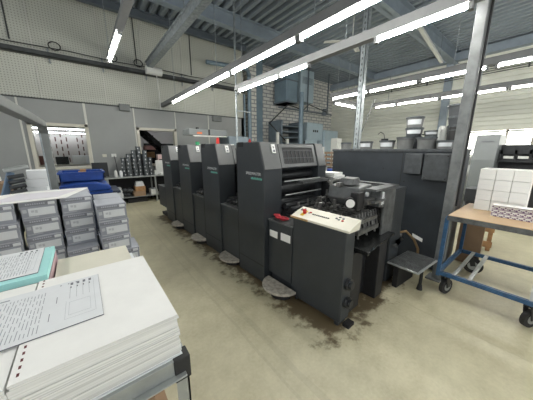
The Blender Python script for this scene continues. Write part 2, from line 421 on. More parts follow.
# baseboard
struct(MB().box((-5, WY-.015, 0), (5.2, WY, .09)).build('baseboard_left', M_tray))

# ------------------------------------------------------------------ overhead services
o = empty('cable_tray', (0, WY-.2, 3.62)); tag(o, 'long dark cable tray running along the panelled wall above the windows', 'cable tray')
b = MB().box((-4.9, 0, 0), (5.15, .02, .1)).box((-4.9, .14, 0), (5.15, .16, .1)).box((-4.9, 0, 0), (5.15, .16, .012))
b.build('tray', M_tray, o)
b = MB()
for i in range(7):
    yy = .03+.018*i; b.tube([(-4.9+1.2*k, yy, .06+.02*((i+k) % 3)) for k in range(9)], .012, 6)
b.tube([(-4.9+1.0*k, .10, .20+.03*((k) % 2)) for k in range(11)], .01, 6)
b.build('cables', M_cable, o)
b = MB()
for k in range(10): b.box((-4.5+k*1.05, .0, .1), (-4.47+k*1.05, .18, .13)).box((-4.5+k*1.05, .17, -.1), (-4.47+k*1.05, .2, .25))
b.build('bracket', M_galv, o)
for x, lab in ((-.15, 'left'), (1.0, 'middle'), (1.62, 'right')):
    b = MB(); pts = [(x+.11*math.cos(a*.6), WY-.1, 3.90+.09*math.sin(a*.6)) for a in range(12)]
    b.tube(pts, .012, 6)
    tag(b.build('cable_loop', M_cable), 'coiled black cable loop above the wall tray, %s one of three' % lab, 'cable', 'coiled cable loops above the wall tray')
# crane rail / duct running along Y towards the wall
o = empty('overhead_rail', (1.86, 0, 3.77)); tag(o, 'long grey overhead rail ending in a round motor at the panelled wall', 'rail')
MB().box((-.07, -3, 0), (.07, 7.76, .16)).box((-.1, -3, .14), (.1, 7.76, .17)).build('beam', M_galv, o)
MB().cyl((-.1, 7.72, -.05), (.32, 7.72, -.05), .11, seg=20).build('motor', M_plast, o, smooth=True)
b = MB()
for y in (2.2, 4.8): b.cyl((0, y, .17), (0, y, RZ-3.77), .012)
b.build('hanger', M_galv, o)
b = MB().tube([(.18, 7.75, -.1), (.22, 7.8, -.6), (.24, 7.85, -1.07)], .012)
b.build('cable', M_plast, o)

def light_rail(X, z, y0, y1, tubes, label, along='Y', hang=(), rx=None):
    o = empty('light_rail', (0, 0, 0)); tag(o, label, 'ceiling light', 'hanging fluorescent light rows')
    def V(t, c, zz): return (X+c, t, zz) if along == 'Y' else (t, X+c, zz)
    def BX(b, t0, t1, c0, c1, za, zb):
        a = V(t0, c0, za); d = V(t1, c1, zb); b.box(tuple(map(min, a, d)), tuple(map(max, a, d)))
    b = MB(); BX(b, y0, y1, -.035, .035, z+.045, z+.14); BX(b, y0, y1, -.05, .05, z+.03, z+.045); b.build('rail', M_rail, o)
    for t0, t1 in tubes:
        b = MB(); b.cyl(V(t0+.02, 0, z), V(t1-.02, 0, z), .0115, seg=12); b.build('tube', M_tube, o, smooth=True)
        b = MB(); BX(b, t0-.015, t0+.02, -.03, .03, z-.03, z+.04); BX(b, t1-.02, t1+.015, -.03, .03, z-.03, z+.04); b.build('end_cap', M_rail, o)
    if hang:
        b = MB()
        for h in hang: b.cyl(V(h, 0, z+.1), V(h, 0, RZ), .006, seg=6)
        b.build('hanger', M_galv, o)
    return o
LZ = 2.75  # last tube of each long row is added behind the camera as fill
light_rail(2.16, LZ, -4.0, 7.9, [(5.25, 6.85), (3.68, 5.2), (2.14, 3.64), (.6, 2.1), (-2.4, -.9)], 'long light row hanging above the dark printing press', hang=(-1, 1.9, 4.2, 6.6))
light_rail(2.90, LZ, -4.0, 4.75, [(3.3, 4.62), (2.62, 3.27), (.72, 1.58), (-2.0, -.6)], 'light row above the grey cabinet side of the press with an unlit gap', hang=(-1.2, 2.0, 4.5))
light_rail(5.17, LZ, -4.0, 3.9, [(2.9, 3.83), (1.92, 2.87), (.95, 1.86), (-.05, .85), (-2.4, -.9)], 'light row beyond the steel posts, nearer the press than the back row', hang=(-.4, 1.4, 3.4))
light_rail(7.2, LZ, -4.0, 3.85, [(3.17, 3.76), (2.15, 3.13), (.95, 2.1), (-.5, .9), (-2.4, -.9)], 'farthest light row in front of the siding and its windows', hang=(-.4, 1.4, 3.4))
light_rail(4.15, LZ, 5.63, 6.75, [(5.68, 6.7)], 'short single light turned across near the brick wall', along='X', hang=(5.8, 6.6))
light_rail(.72, 3.27, -4, 6.25, [(4.55, 6.05), (-2.6, -1.1)], 'light row with one lit tube high in front of the panelled wall', hang=(4.2, 6.0))
light_rail(-2.2, 3.0, -4, 6.0, [(.6, 2.1), (2.2, 3.7), (-2, -.5)], 'added light row out of view over the tables on the window wall side', hang=(0, 3))  # whole row is added out of view to help light the hall
# lights in the window room
for z, y, lab in ((2.10, 9.3, 'near'), (2.07, 10.9, 'far')):
    o = empty('ceiling_light', (-.3, y, z)); tag(o, 'lit tube light on the ceiling beyond the first window, %s one' % lab, 'ceiling light', 'tube lights behind the windows')
    MB().box((-1.3, -.03, .02), (.6, .03, .05)).build('housing', M_plast, o); MB().cyl((-1.25, 0, 0), (.55, 0, 0), .014).build('tube', M_tube2, o)
o = empty('ceiling_light', (2.75, 9.9, 2.26)); tag(o, 'lit tube light on the ceiling beyond the second window', 'ceiling light', 'tube lights behind the windows')
MB().box((-.7, -.05, .03), (.7, .05, .09)).build('housing', M_plast, o); MB().cyl((-.65, 0, 0), (.65, 0, 0), .022).build('tube', M_tube2, o)
# ceiling fan
o = empty('ceiling_fan', (6.1, 4.0, 4.35)); tag(o, 'pale three-bladed ceiling fan under the ribbed roof', 'fan')
MB().cyl((0, 0, -.06), (0, 0, .08), .1, seg=20).build('hub', M_plast, o, bev=.01)
MB().cyl((0, 0, .05), (0, 0, RZ-4.35), .018).build('rod', M_plast, o)
for k in range(3):
    a = R(20+120*k); d = Vector((math.cos(a), math.sin(a), 0)); 
    MB().bar(d*.1+Vector((0, 0, .01)), d*.75+Vector((0, 0, -.02)), .13, .012).build('blade', M_plast, o)
# unlit tube batten beside the roof beam
o = empty('batten_light', (0, 0, 0)); tag(o, 'unlit white batten light slanting beside the roof beam', 'ceiling light')
MB().bar((6.9, 2.75, 4.55), (9.8, 3.0, 4.35), .09, .08).build('body', M_plast, o, bev=.01)
MB().cyl((7.2, 2.78, 4.57), (7.2, 2.78, RZ), .008).cyl((9.5, 2.98, 4.4), (9.5, 2.98, RZ), .008).build('hanger', M_galv, o)
# conduit ladder along the right wall
o = empty('conduit_rack', (XW-.5, 0, 4.1)); tag(o, 'dark rack of conduits running high along the siding wall', 'conduit')
b = MB()
for k in range(5): b.cyl((0, -4.8, .07*k), (0, 7.5, .07*k), .014, seg=8)
b.build('conduits', M_tray, o)
b = MB()
for k in range(9): b.box((-.02, -4.5+k*1.4, -.03), (.02, -4.46+k*1.4, .5)).box((0, -4.5+k*1.4, .45), (.46, -4.46+k*1.4, .5))
b.build('bracket', M_tray, o)

# ------------------------------------------------------------------ steel posts
M_post2 = mat('column_grey', (.14, .15, .15), .55, var=.3, scale=9)
def post(x, y, z1, w, label, mt=M_galv, z0=0):
    o = empty('steel_post', (x, y, z0)); tag(o, label, 'post')
    MB().box((-w/2, -w/2, 0), (w/2, -w/2+.012, z1-z0)).box((-w/2, w/2-.012, 0), (w/2, w/2, z1-z0)).box((-w/2, -w/2, 0), (-w/2+.008, w/2, z1-z0)).box((w/2-.008, -w/2, 0), (w/2, w/2, z1-z0)).build('shaft', mt, o)
    MB().box((-w*.9, -w*.9, 0), (w*.9, w*.9, .02)).build('base_plate', mt, o)
    return o
tag(MB().box((3.075, .637, .02), (3.165, .727, RZ)).box((3.03, .63, 0), (3.21, .78, .02)).build('steel_post', M_post2, bev=.008), 'grey steel post in front of the right end of the buckets', 'post')
p2 = post(4.55, 2.70, RZ, .11, 'galvanised steel post rising behind the tall grey cabinet')
b = MB()
for k in range(45): b.box((-.058, -.008, .3+k*.1), (-.055, .008, .34+k*.1))
b.build('slots', M_dark, p2)
tag(MB().cyl((3.17, 5.2, 1.0), (3.17, 5.2, RZ), .022, seg=12).cyl((3.17, 5.2, LZ-.3), (3.6, 5.2, LZ-.3), .018).cyl((3.17, 5.2, 0), (3.17, 5.2, 1.02), .03).build('thin_pole', M_galv), 'thin pale pole behind the far end of the press', 'pole')
# black cable on the right post
tag(MB().tube([(3.135, .625, 3.9), (3.14, .625, 2.4), (3.135, .625, 1.55), (3.14, .625, .9)], .010).build('power_cable', M_cable), 'black cable strapped down the steel post beside the cart', 'cable')

# ------------------------------------------------------------------ printing press
PR = empty('printing_press', (1.44, 1.86, 0), R(2)); tag(PR, 'long charcoal four-unit offset printing press with white control console', 'printing press')
UW = .50
def unit(k):
    y = .945*k
    prof = [(y+UW, 0.02), (y+UW, 1.58), (y+.09, 1.58), (y, 1.30), (y, .02)]
    u = MB().prism(prof, 'X', 0, .26).build('printing_unit', M_press, PR, bev=.006)
    # pale slanted cover on the near upper face
    dz, dy = .28, .09; 
    MB().quad([(.012, y-.001, 1.302), (.245, y-.001, 1.302), (.245, y+.088, 1.577), (.012, y+.088, 1.577)], .006).build('slanted_cover', M_press2, u)
    MB().box((-.004, y+.36, 1.53), (.02, y+.46, 1.583)).build('latch_recess', M_black, u)
    # number plate
    pl = MB().quad([(.15, y+.045, 1.465), (.20, y+.045, 1.465), (.20, y+.074, 1.555), (.15, y+.074, 1.555)], .011).build('number_plate', M_white, u)
    q = Matrix.Translation((.160, y+.046, 1.485)) @ Euler((R(90-18), 0, 0)).to_matrix().to_4x4() @ Matrix.Translation((0, 0, .013))
    MB().quad([(.162, y+.036, 1.478), (.188, y+.036, 1.478), (.188, y+.043, 1.50), (.162, y+.043, 1.50)], .004).quad([(.166, y+.052, 1.515), (.184, y+.052, 1.515), (.184, y+.059, 1.536), (.166, y+.059, 1.536)], .003).build('number_mark', M_ink, u)
    # nameplate lettering
    text('nameplate', 'SPEEDMASTER', .042, face_mx((-.0015, y+.315, 1.235)), mat('nameplate_grey', (.55, .56, .56), .5), u)
    b = MB()
    for q in range(9): b.box((-.002, y+.205-q*.0215, 1.187), (0.0005, y+.220-q*.0215, 1.207+.004*(q % 2)))
    b.build('green_lettering', mat('green_print', (.12, .38, .30), .6), u)
    # door seam and plinth
    MB().box((-.003, y+.01, .22), (.001, y+UW-.01, .228)).box((-.002, y+UW-.012, .03), (.001, y+UW-.004, 1.5)).build('seam', M_black, u)
    MB().box((.03, y-.02, 0), (.25, y+UW+.02, .03)).build('plinth', M_black, u)
    # far side cover
    MB().prism(prof, 'X', .90, 1.06).build('far_side_cover', M_press, u, bev=.006)
    MB().quad([(.905, y-.001, 1.302), (1.055, y-.001, 1.302), (1.055, y+.088, 1.577), (.905, y+.088, 1.577)], .006).build('slanted_cover', M_press2, u)
    # inking tower between the side covers
    MB().prism([(y+UW-.02, .78), (y+UW-.02, 1.565), (y+.10, 1.565), (y+.02, 1.30), (y+.06, 1.28), (y+.20, 1.26), (y+.20, .78)], 'X', .261, .899).build('inking_unit', M_press, u)
    # window with grille
    def S(x0, x1, t0, t1, th, off=0):   # quad on the slanted plane, t in 0..1 up
        f = lambda t: (y+.02+.08*t-off, 1.30+.265*t)
        return [(x0, f(t0)[0], f(t0)[1]), (x1, f(t0)[0], f(t0)[1]), (x1, f(t1)[0], f(t1)[1]), (x0, f(t1)[0], f(t1)[1])], th
    g = MB(); 
    for q in (S(.27, .89, .03, .16, .01), S(.27, .89, .84, .98, .01), S(.27, .32, .16, .84, .01), S(.84, .89, .16, .84, .01)): g.quad(*q)
    g.build('hood_frame', M_press2, u)
    g = MB(); g.quad(*S(.32, .84, .16, .84, .003)); g.build('hood_window', M_black, u)
    g = MB()
    for i in range(8): g.quad(*S(.325+i*.066, .334+i*.066, .18, .70, .008))
    for t in (.40, .70): g.quad(*S(.32, .84, t, t+.022, .009))
    g.build('grille', M_press, u)
    return u
units = [unit(k) for k in range(4)]
# lower bodies between units, deck
for k in range(4):
    y = .945*k+UW
    yb = y+.445 if k < 3 else y+.55
    zt = .77 if k < 3 else .70
    ld = MB().box((.02, y+.001, .10 if k < 3 else .24), (.26, yb-.001, zt)).build('lower_cover', M_press, PR, bev=.006)
    MB().box((.01, y+.002, zt), (.27, yb-.002, zt+.012)).build('ledge', M_chip, ld)
    MB().box((.26, y-.02, .02), (.95, yb+.02, .9)).box((.30, y, .9), (.86, yb, 1.32)).build('inner_body', M_black, ld)
    if k < 3:
        g = MB()
        for i in range(4): g.cyl((.05, y+.08+i*.09, zt+.05), (.26, y+.08+i*.09, zt+.05+.02*(i % 2)), .022, seg=10)
        g.box((.12, y+.02, zt+.01), (.24, yb-.02, zt+.09)); g.build('rollers', M_dark, ld)
MB().box((.06, UW*.1, 0), (1.02, 3.9, .06)).build('base_frame', M_black, PR)
# half-round steps
def step(y, zt=.10, r=.2):
    b = MB(); poly = [(.04, y+r)]+[(.04-r*.95*math.sin(a*math.pi/14), y+r*math.cos(a*math.pi/14)) for a in range(0, 15)]
    poly = [(.04-r*.95*math.sin(math.pi*i/14), y+r*math.cos(math.pi*i/14)) for i in range(15)]
    s = MB().prism(poly, 'Z', zt-.025, zt).build('footstep', M_tread, PR, bev=.004)
    poly2 = [(.04-r*.55*math.sin(math.pi*i/14), y+r*.6*math.cos(math.pi*i/14)) for i in range(15)]
    MB().prism(poly2, 'Z', .0, zt-.03).build('step_base', M_black, s)
step(.945*0+UW+.2); step(.945*1+UW+.2); step(.945*2+UW+.2)
step(-.24, .12, .21)
# delivery bits on top of far end
MB().box((.2, 3.2, .75), (.95, 3.7, 1.25)).build('delivery_hood', M_press, PR, bev=.01)
# ---- console cabinet
MB().prism([(-.925, .05), (-.36, .04), (-.36, .87), (-.925, .87)], 'X', .065, .205).box((.08, -.90, 0), (.20, -.86, .07)).box((.08, -.42, 0), (.20, -.40, .07)).build('console_cabinet', M_press, PR, bev=.008)
c = PR
cp = MB().prism([(.05, .872), (.05, .89), (.225, .95), (.225, .93), (.205, .868)], 'Y', -.955, -.345).build('console_panel', M_cream, PR, bev=.003)
sl = .06/.175
def onp(x, z=0): return .89+(x-.05)*sl+z
def pq(x0, x1, y0, y1, th=.003):
    x0, x1 = x0-.045, x1-.045; y0, y1 = -.345+(y0+.345)*.93, -.345+(y1+.345)*.93
    return [(x0, y0, onp(x0)), (x1, y0, onp(x1)), (x1, y1, onp(x1)), (x0, y1, onp(x0))], th
MB().box((.047, -.55, .871), (.052, -.34, .889)).build('worn_edge', M_edgew, cp)
b = MB().quad(*pq(.13, .21, -.47, -.43)); b.build('button_plate', M_yellow, cp)
MB().cyl((.127, -.45, onp(.127)), (.123, -.45, onp(.127)+.03), .017, seg=16).sph((.123, -.45, onp(.127)+.03), .022, (1, 1, .6)).build('emergency_button', M_red, cp, smooth=True)
b = MB()
for i in range(9): b.quad(*pq(.178, .19, -.56-i*.022, -.548-i*.022, .004))
b.build('key_row', M_blk, cp)
b = MB()
for x, y in ((.22, -.38), (.235, -.41), (.205, -.385), (.21, -.80), (.235, -.82), (.225, -.86), (.19, -.50), (.20, -.83)): b.quad(*pq(x-.006, x+.006, y-.009, y+.009, .005))
b.build('keys', M_ink, cp)
b = MB()
for x, y in ((.195, -.87), (.20, -.51)): b.quad(*pq(x-.007, x+.007, y-.01, y+.01, .006))
b.build('key_red', M_red, cp)
# two round knobs on the near side of console
for z in (.40, .23):
    kb = MB().cyl((.14, -.92, z), (.14, -.955, z), .05, seg=20).cyl((.14, -.955, z), (.14, -.975, z), .034, seg=20).build('round_knob', M_dark, PR, smooth=True)
MB().box((.12, -.98, .0), (.21, -.92, .03)).build('levelling_foot', M_black, PR)
# step cabinet with two paper labels
sc_ = MB().box((.06, -.355, .16), (.255, -.005, .76)).box((.10, -.34, 0), (.26, -.02, .16)).build('step_cabinet', M_press, PR, bev=.006)
MB().box((.055, -.36, .76), (.26, .0, .775)).build('cabinet_lid', M_chip, sc_)
MB().quad([(.057, -.03, .66), (.057, -.15, .66), (.057, -.15, .585), (.057, -.03, .59)], .002).build('paper_label', M_white, sc_)
MB().quad([(.057, -.20, .67), (.057, -.335, .67), (.057, -.335, .59), (.057, -.20, .59)], .002).build('paper_label', M_white, sc_)
MB().box((.262, -.36, .05), (.34, .02, .80)).box((.21, -.90, .05), (.42, -.365, .62)).build('inner_body', M_black, PR)
# red rag on the ledge
b = MB()
for i in range(7): b.sph((1.585+random.uniform(-.03, .03), 1.76+random.uniform(-.08, .08), .792+.008*i*.4), .035, (1, 1.3, .45), 10)
tag(b.build('cleaning_rag', M_redcloth, smooth=True), 'crumpled red rag on the low step cabinet beside the console', 'rag')
# ---- opening in front of first unit
b = MB().cyl((.27, -.03, 1.16), (.90, -.03, 1.16), .008).cyl((.27, -.05, 1.01), (.90, -.05, 1.01), .009)
b.build('guard_bar', M_alu, PR)
b = MB()
for i, (yy, z, r) in enumerate(((.08, .9, .05), (-.03, .88, .035), (.10, 1.05, .06), (.14, 1.2, .05), (-.12, .86, .03))): b.cyl((.28, yy, z), (.90, yy, z), r, seg=20)
b.build('roller', M_dark, PR, smooth=True)
MB().box((.28, -.1, .1), (.90, .05, .82)).build('feed_body', M_black, PR)
# ---- feeder
FD = MB().box((.36, -.80, .02), (1.0, .0, .55)).box((.98, -.86, .02), (1.06, .0, 1.13)).box((.30, -.78, .5), (.36, .0, .84)).build('feeder_body', M_dark, PR, bev=.006)
MB().box((.80, -.885, .60), (1.06, -.865, 1.12)).box((.74, -.885, .95), (.82, -.865, 1.12)).build('end_plate', M_chip, FD, bev=.004)
MB().box((.70, -.93, .0), (.86, -.74, .62)).box((.86, -.88, 0), (.98, -.74, .62)).build('feeder_pillar', M_black, FD, bev=.006)
MB().prism([(.30, -1.0), (.98, -.95), (.98, -.70), (.30, -.70)], 'Z', .64, .66).box((.30, -1.0, .625), (.34, -.8, .64)).build('delivery_board', mat('glossy_black_board', (.012, .013, .013), .25), FD, bev=.003)
MB().box((.56, -.90, 1.13), (1.06, -.80, 1.15)).box((.56, -.90, 1.02), (.80, -.86, 1.04)).box((.5, -.10, 1.12), (1.08, .0, 1.15)).box((1.0, -.9, 1.13), (1.08, 0, 1.15)).build('top_rail', M_chip, FD)
b = MB()
for i in range(9): b.cyl((.34, -.74+i*.085, .82+.012*(i % 3)), (.97, -.74+i*.085, .82+.012*(i % 3)), .014+.008*(i % 2), seg=10)
for i in range(7): b.box((.40+i*.085, -.78, .835), (.425+i*.085, -.02, .85))
b.build('feed_table_rollers', M_mech, FD)
b = MB()
random.seed(11)
for i in range(46):
    x = random.uniform(.38, .96); y = random.uniform(-.8, -.1); z = random.uniform(.84, .98)
    s = random.uniform(.012, .035)
    if i % 3: b.box((x-s, y-s*.6, z-s), (x+s, y+s*.6, z+s*.8))
    else: b.cyl((x, y, z-.03), (x, y, z+.05), s*.5, seg=8)
for i in range(10):
    x = .42+i*.055; b.cyl((x, -.84, .70+.03*(i % 3)), (x, -.80, .92), .01, seg=6)
b.box((.38, -.86, .74), (.78, -.83, .78)); b.box((.40, -.85, .84), (.76, -.82, .87))
b.build('feed_mechanism', M_mech, FD)
b = MB()
for i in range(14):
    x = random.uniform(.4, .95); y = random.uniform(-.82, -.2); b.sph((x, y, random.uniform(.9, 1.0)), .018, seg=8)
b.build('adjusting_knob', M_black, FD)
# suction head
M_head = mat('feeder_head_grey', (.085, .09, .09), .4, .1, var=.3, scale=12)
hd = MB().prism([(.46, 1.04), (.48, 1.155), (.72, 1.175), (.80, 1.05), (.74, .97), (.52, .97)], 'Y', -.78, -.46).build('suction_head', M_head, FD, bev=.01)
MB().prism([(.70, .96), (.72, 1.13), (.80, 1.15), (.84, 1.12), (.86, .95)], 'Y', -.88, -.70).build('head_cover', M_chip, hd, bev=.008)
MB().quad([(.735, -.882, .98), (.79, -.882, .985), (.785, -.882, 1.10), (.74, -.882, 1.11)], .003).build('cover_plate', M_paper2, hd)
MB().box((.44, -.80, .96), (.56, -.72, 1.12)).build('head_block', M_black, hd, bev=.01)
MB().cyl((.42, -.72, 1.03), (.37, -.765, 1.03), .05, seg=24).build('round_dial', M_black, hd)
MB().cyl((.371, -.764, 1.03), (.362, -.772, 1.03), .038, seg=24).build('dial_face', M_white, hd)
MB().box((.44, -.60, 1.15), (.70, -.56, 1.19)).cyl((.5, -.58, 1.17), (.62, -.70, 1.21), .014).cyl((.4, -.5, 1.2), (.75, -.5, 1.2), .012).cyl((.45, -.5, 1.16), (.45, -.5, 1.24), .02).build('head_linkage', M_mech, hd)
MB().prism([(.50, 1.17), (.52, 1.23), (.62, 1.24), (.66, 1.18)], 'Y', -.70, -.56).build('head_cap', M_chip, hd, bev=.006)
MB().cyl((.60, -.79, 1.09), (.60, -.81, 1.09), .022, seg=16).build('small_dial', M_paper2, hd)
MB().box((.55, -.84, 1.00), (.69, -.79, 1.05)).build('lever_block', M_mech, hd, bev=.006)
b = MB()
for i in range(5): b.tube([(.72, -.70+.03*i, .98), (.80+.02*i, -.78, 1.02), (.84+.015*i, -.80, .92), (.86+.02*i, -.78, .84)], .008, 6)
b.build('air_hose', M_cable, hd)
# low cabinet behind feeder
tag(MB().box((2.545, 1.02, .02), (2.80, 2.42, 1.08)).box((2.54, 1.015, 1.08), (2.81, 2.43, 1.10)).build('low_cabinet', M_press, bev=.006), 'low charcoal cabinet between the feeder and the tall grey cabinet', 'cabinet')
# stack of paper on low cabinet
for i, (dx, dy, rz, lab) in enumerate(((0, 0, .05, 'bottom'), (.01, -.01, -.08, 'middle'), (-.01, .01, .1, 'top'))):
    tag(MB().box((-.11, -.155, 0), (.11, .155, .032)).build('paper_pack', M_white, loc=(2.68+dx, 1.97+dy, 1.101+i*.034), rz=rz, bev=.002), 'white paper pack on the low cabinet by the press, %s of three' % lab, 'paper pack', 'paper packs on the low cabinet')

# ------------------------------------------------------------------ tall grey cabinet (air enclosure)
EC = empty('machine_cabinet', (3.25, 1.5, 0)); tag(EC, 'tall dark grey cabinet with two wall boxes, carrying the buckets', 'cabinet')
MB().box((0, -.76, .03), (.70, .84, 1.48)).build('body', M_encl, EC, bev=.006)
MB().box((-.012, -.77, 1.475), (.71, .85, 1.512)).build('top_plate', M_encl2, EC, bev=.004)
MB().box((-.003, -.236, .05), (.001, -.228, 1.46)).box((-.003, -.75, .1), (.001, .83, .106)).build('seam', M_black, EC)
jb = MB().box((-.09, -.48, 1.21), (0, -.29, 1.455)).build('junction_box', M_encl2, EC, bev=.008)
jb = MB().box((-.10, -.80+.05, 1.15), (0, -.50, 1.46)).build('junction_box', M_encl2, EC, bev=.01)
b = MB()
for y, z in ((-.73, 1.43), (-.53, 1.43), (-.73, 1.18), (-.53, 1.18)): b.cyl((-.10, y, z), (-.105, y, z), .008, seg=10)
b.build('screw', M_black, jb)
MB().quad([(-.002, -.46, .44), (-.002, -.58, .40), (-.002, -.58, .355), (-.002, -.46, .395)], .002).build('white_label', M_white, EC)
b = MB()
for y, z in ((.2, 1.2), (.5, .9), (0, 1.25), (-.3, .72), (-.28, 1.1)): b.cyl((-.004, y, z), (0, y, z), .009, seg=10)
b.build('screw', M_black, EC)
# buckets
def bucket(x, y, z, r, h, mt, label, lab=True, lid=False, handle=False, name='ink_bucket'):
    o = empty(name, (x, y, z)); tag(o, label, 'bucket', 'buckets on the tall grey cabinet')
    b = MB(); b.cyl((0, 0, 0), (0, 0, h), r*.87, r, seg=28); b.build('body', mt, o, smooth=True)
    b = MB(); b.cyl((0, 0, h-.012), (0, 0, h+.006), r*1.05, r*1.05, seg=28)
    if lid: b.cyl((0, 0, h+.006), (0, 0, h+.014), r*.98, seg=28)
    else: b.cyl((0, 0, h*.8), (0, 0, h*.83), r*1.0, r*1.02, seg=28)
    b.build('rim', M_tin, o, smooth=True)
    if lab:
        b = MB(); bm = b.bm; a0, a1 = R(145), R(245); N = 10; rr = r*.97
        v0 = [bm.verts.new((rr*.985*math.cos(a0+(a1-a0)*i/N), rr*.985*math.sin(a0+(a1-a0)*i/N), h*.28)) for i in range(N+1)]
        v1 = [bm.verts.new((rr*1.02*math.cos(a0+(a1-a0)*i/N), rr*1.02*math.sin(a0+(a1-a0)*i/N), h*.78)) for i in range(N+1)]
        for i in range(N): bm.faces.new((v0[i], v0[i+1], v1[i+1], v1[i]))
        ob = b.build('paper_label', M_lab, o)
        sm = ob.modifiers.new('t', 'SOLIDIFY'); sm.thickness = .002
        b = MB()
        for k in range(2):
            for i in range(4):
                a = R(170+i*17); b.box((rr*1.015*math.cos(a)-.003, rr*1.015*math.sin(a)-.012, h*(.42+.18*k)), (rr*1.015*math.cos(a)+.001, rr*1.015*math.sin(a)+.012, h*(.46+.18*k)))
    return o
ZT = 1.513
bucket(3.43, 2.22, ZT, .085, .09, M_buck, 'small lidded grey bucket at the left end of the tall cabinet', False, True)
bucket(3.42, 1.875, ZT, .095, .105, M_buck, 'grey bucket with white label, second from the left on the cabinet')
bucket(3.42, 1.565, ZT, .100, .11, M_buck, 'wide grey tin with white label in the middle of the cabinet top')
bucket(3.42, 1.33, ZT, .105, .145, M_buck, 'plain grey bucket under the tilted stack of tins', False)
bucket(3.42, 1.085, ZT, .105, .135, M_buck, 'open plain grey bucket right of the tilted stack', False)
bucket(3.42, .89, ZT, .085, .09, M_buck, 'low tin with white label beside the steel post', True)
bucket(3.66, 1.33, ZT, .11, .155, M_buckd, 'dark drum behind the plain bucket, under the labelled tins', False, True)
bucket(3.62, 1.31, ZT+.172, .105, .10, M_tin, 'squat labelled tin in the middle of the tilted stack', True)
bucket(3.60, 1.31, ZT+.280, .105, .13, M_buck, 'topmost labelled grey bucket of the tilted stack', True)
bucket(3.64, 1.10, ZT, .085, .15, M_buckd, 'dark drum behind the open plain bucket', False, True)
bucket(3.64, 1.11, ZT+.166, .085, .06, M_tin, 'flat tin on the dark drum behind the open bucket', True)
bucket(3.80, .88, ZT, .11, .28, M_buckd, 'large dark drum against the steel post, bottom of three', False, True)
bucket(3.80, .88, ZT+.296, .115, .09, M_buckd, 'dark bucket in the middle of the tower by the steel post', False, True)
bucket(3.80, .885, ZT+.402, .125, .13, M_buckd, 'dark bucket on top of the tower by the steel post', False)
bucket(3.60, .86, ZT, .055, .27, M_blk, 'slim tall black drum between the jug and the steel post', False)
o = empty('plastic_jug', (3.60, .985, ZT)); tag(o, 'white plastic jug with a handle among the buckets', 'jug')
MB().cyl((0, 0, 0), (0, 0, .24), .045, .045, seg=20).cyl((0, 0, .24), (0, 0, .28), .045, .03, seg=20).build('body', M_tin if False else mat('translucent_plastic', (.38, .39, .37), .4), o, smooth=True)
MB().tube([(-.04, 0, .23), (-.08, 0, .19), (-.08, 0, .09), (-.045, 0, .05)], .01, 8).build('handle', MATS['translucent_plastic'], o)
o = empty('canister', (3.62, 1.70, ZT)); tag(o, 'black canister with a thin curved wire on the tall cabinet', 'canister')
MB().cyl((0, 0, 0), (0, 0, .13), .045, seg=18).cyl((0, 0, .13), (0, 0, .15), .05, seg=18).build('body', M_blk, o, smooth=True)
MB().tube([(0, 0, .15), (0, .02, .22), (0, .07, .25), (0, .11, .22)], .005, 6).build('wire', M_blk, o)
tag(MB().tube([(2.83, 1.14, .42), (2.95, 1.10, .50), (3.08, 1.06, .50), (3.14, .98, .40), (3.17, .93, .28), (3.19, .92, .02)], .014, 8).build('air_hose', M_hose), 'tan hose curving down in front of the tall cabinet', 'hose')
# white canister behind the press (x~320)
tag(MB().cyl((3.3, 2.62, 1.2), (3.3, 2.62, 1.55), .05, seg=16).box((3.23, 2.54, 0), (3.38, 2.7, 1.2)).build('pillar_stand', M_plast), 'narrow white canister on a stand behind the press hood', 'canister')
# grated step
o = empty('step_platform', (2.75, .84, 0), R(-3)); tag(o, 'grey ribbed step plate on a short leg beside the feeder', 'step')
b = MB().box((-.25, -.16, .265), (.25, .16, .29)); b.build('tread', M_alu, o, bev=.02)
b = MB()
for i in range(18): b.box((-.235+i*.027, -.145, .288), (-.225+i*.027, .145, .296))
b.build('ribs', M_chip, o)
MB().cyl((-.02, -.11, .03), (-.02, -.11, .27), .016).cyl((-.02, -.11, 0), (-.02, -.11, .06), .03, .02).box((-.2, .05, 0), (.2, .1, .265)).build('leg', M_black, o)
tag(MB().prism([(2.52, .93), (2.98, 1.06), (2.98, 1.18), (2.815, 1.18), (2.815, .985), (2.52, .985)], 'Z', .475, .49).box((2.9, 1.1, 0), (2.93, 1.13, .475)).build('side_shelf', M_chip), 'narrow chipped metal shelf against the low cabinet above the step', 'shelf')

# ------------------------------------------------------------------ blue cart
CT = empty('platform_cart', (2.81, .61, 0)); tag(CT, 'blue tubular cart with a beige board top and rubber wheels', 'cart')
CX, CYL = .86, 1.25    # depth +X, length -Y
MB().box((.0, -CYL, .845), (CX, 0, .862)).build('board_top', M_board, CT, bev=.003)
b = MB()
for y in (0, -CYL): b.bar((0, y, .83), (CX, y, .83), .03, .03)
for x in (0, CX): b.bar((x, 0, .83), (x, -CYL, .83), .03, .035)
b.build('top_frame', M_cartb, CT)
b = MB().box((-.019, -CYL, .812), (-.0155, 0, .860)); b.build('edge_strip', M_chip, CT)
b = MB()
for x in (0, CX): b.bar((x, 0, .235), (x, -CYL, .235), .035, .04)
for y in (0, -CYL): b.bar((0, y, .235), (CX, y, .235), .035, .04)
b.build('lower_frame', M_cartb, CT)
b = MB()
for x in (-.0, .28): pass
for y in (-.13, -.30+.05, -.66, -.78): b.box((0, y-.017, .245), (CX, y+.017, .258))
b.build('cross_slat', M_alu, CT)
for x in (0, CX):
    for y in (0, -CYL): MB().box((x-.016, y-.016, .2), (x+.016, y+.016, .83)).build('leg', M_cartb, CT)
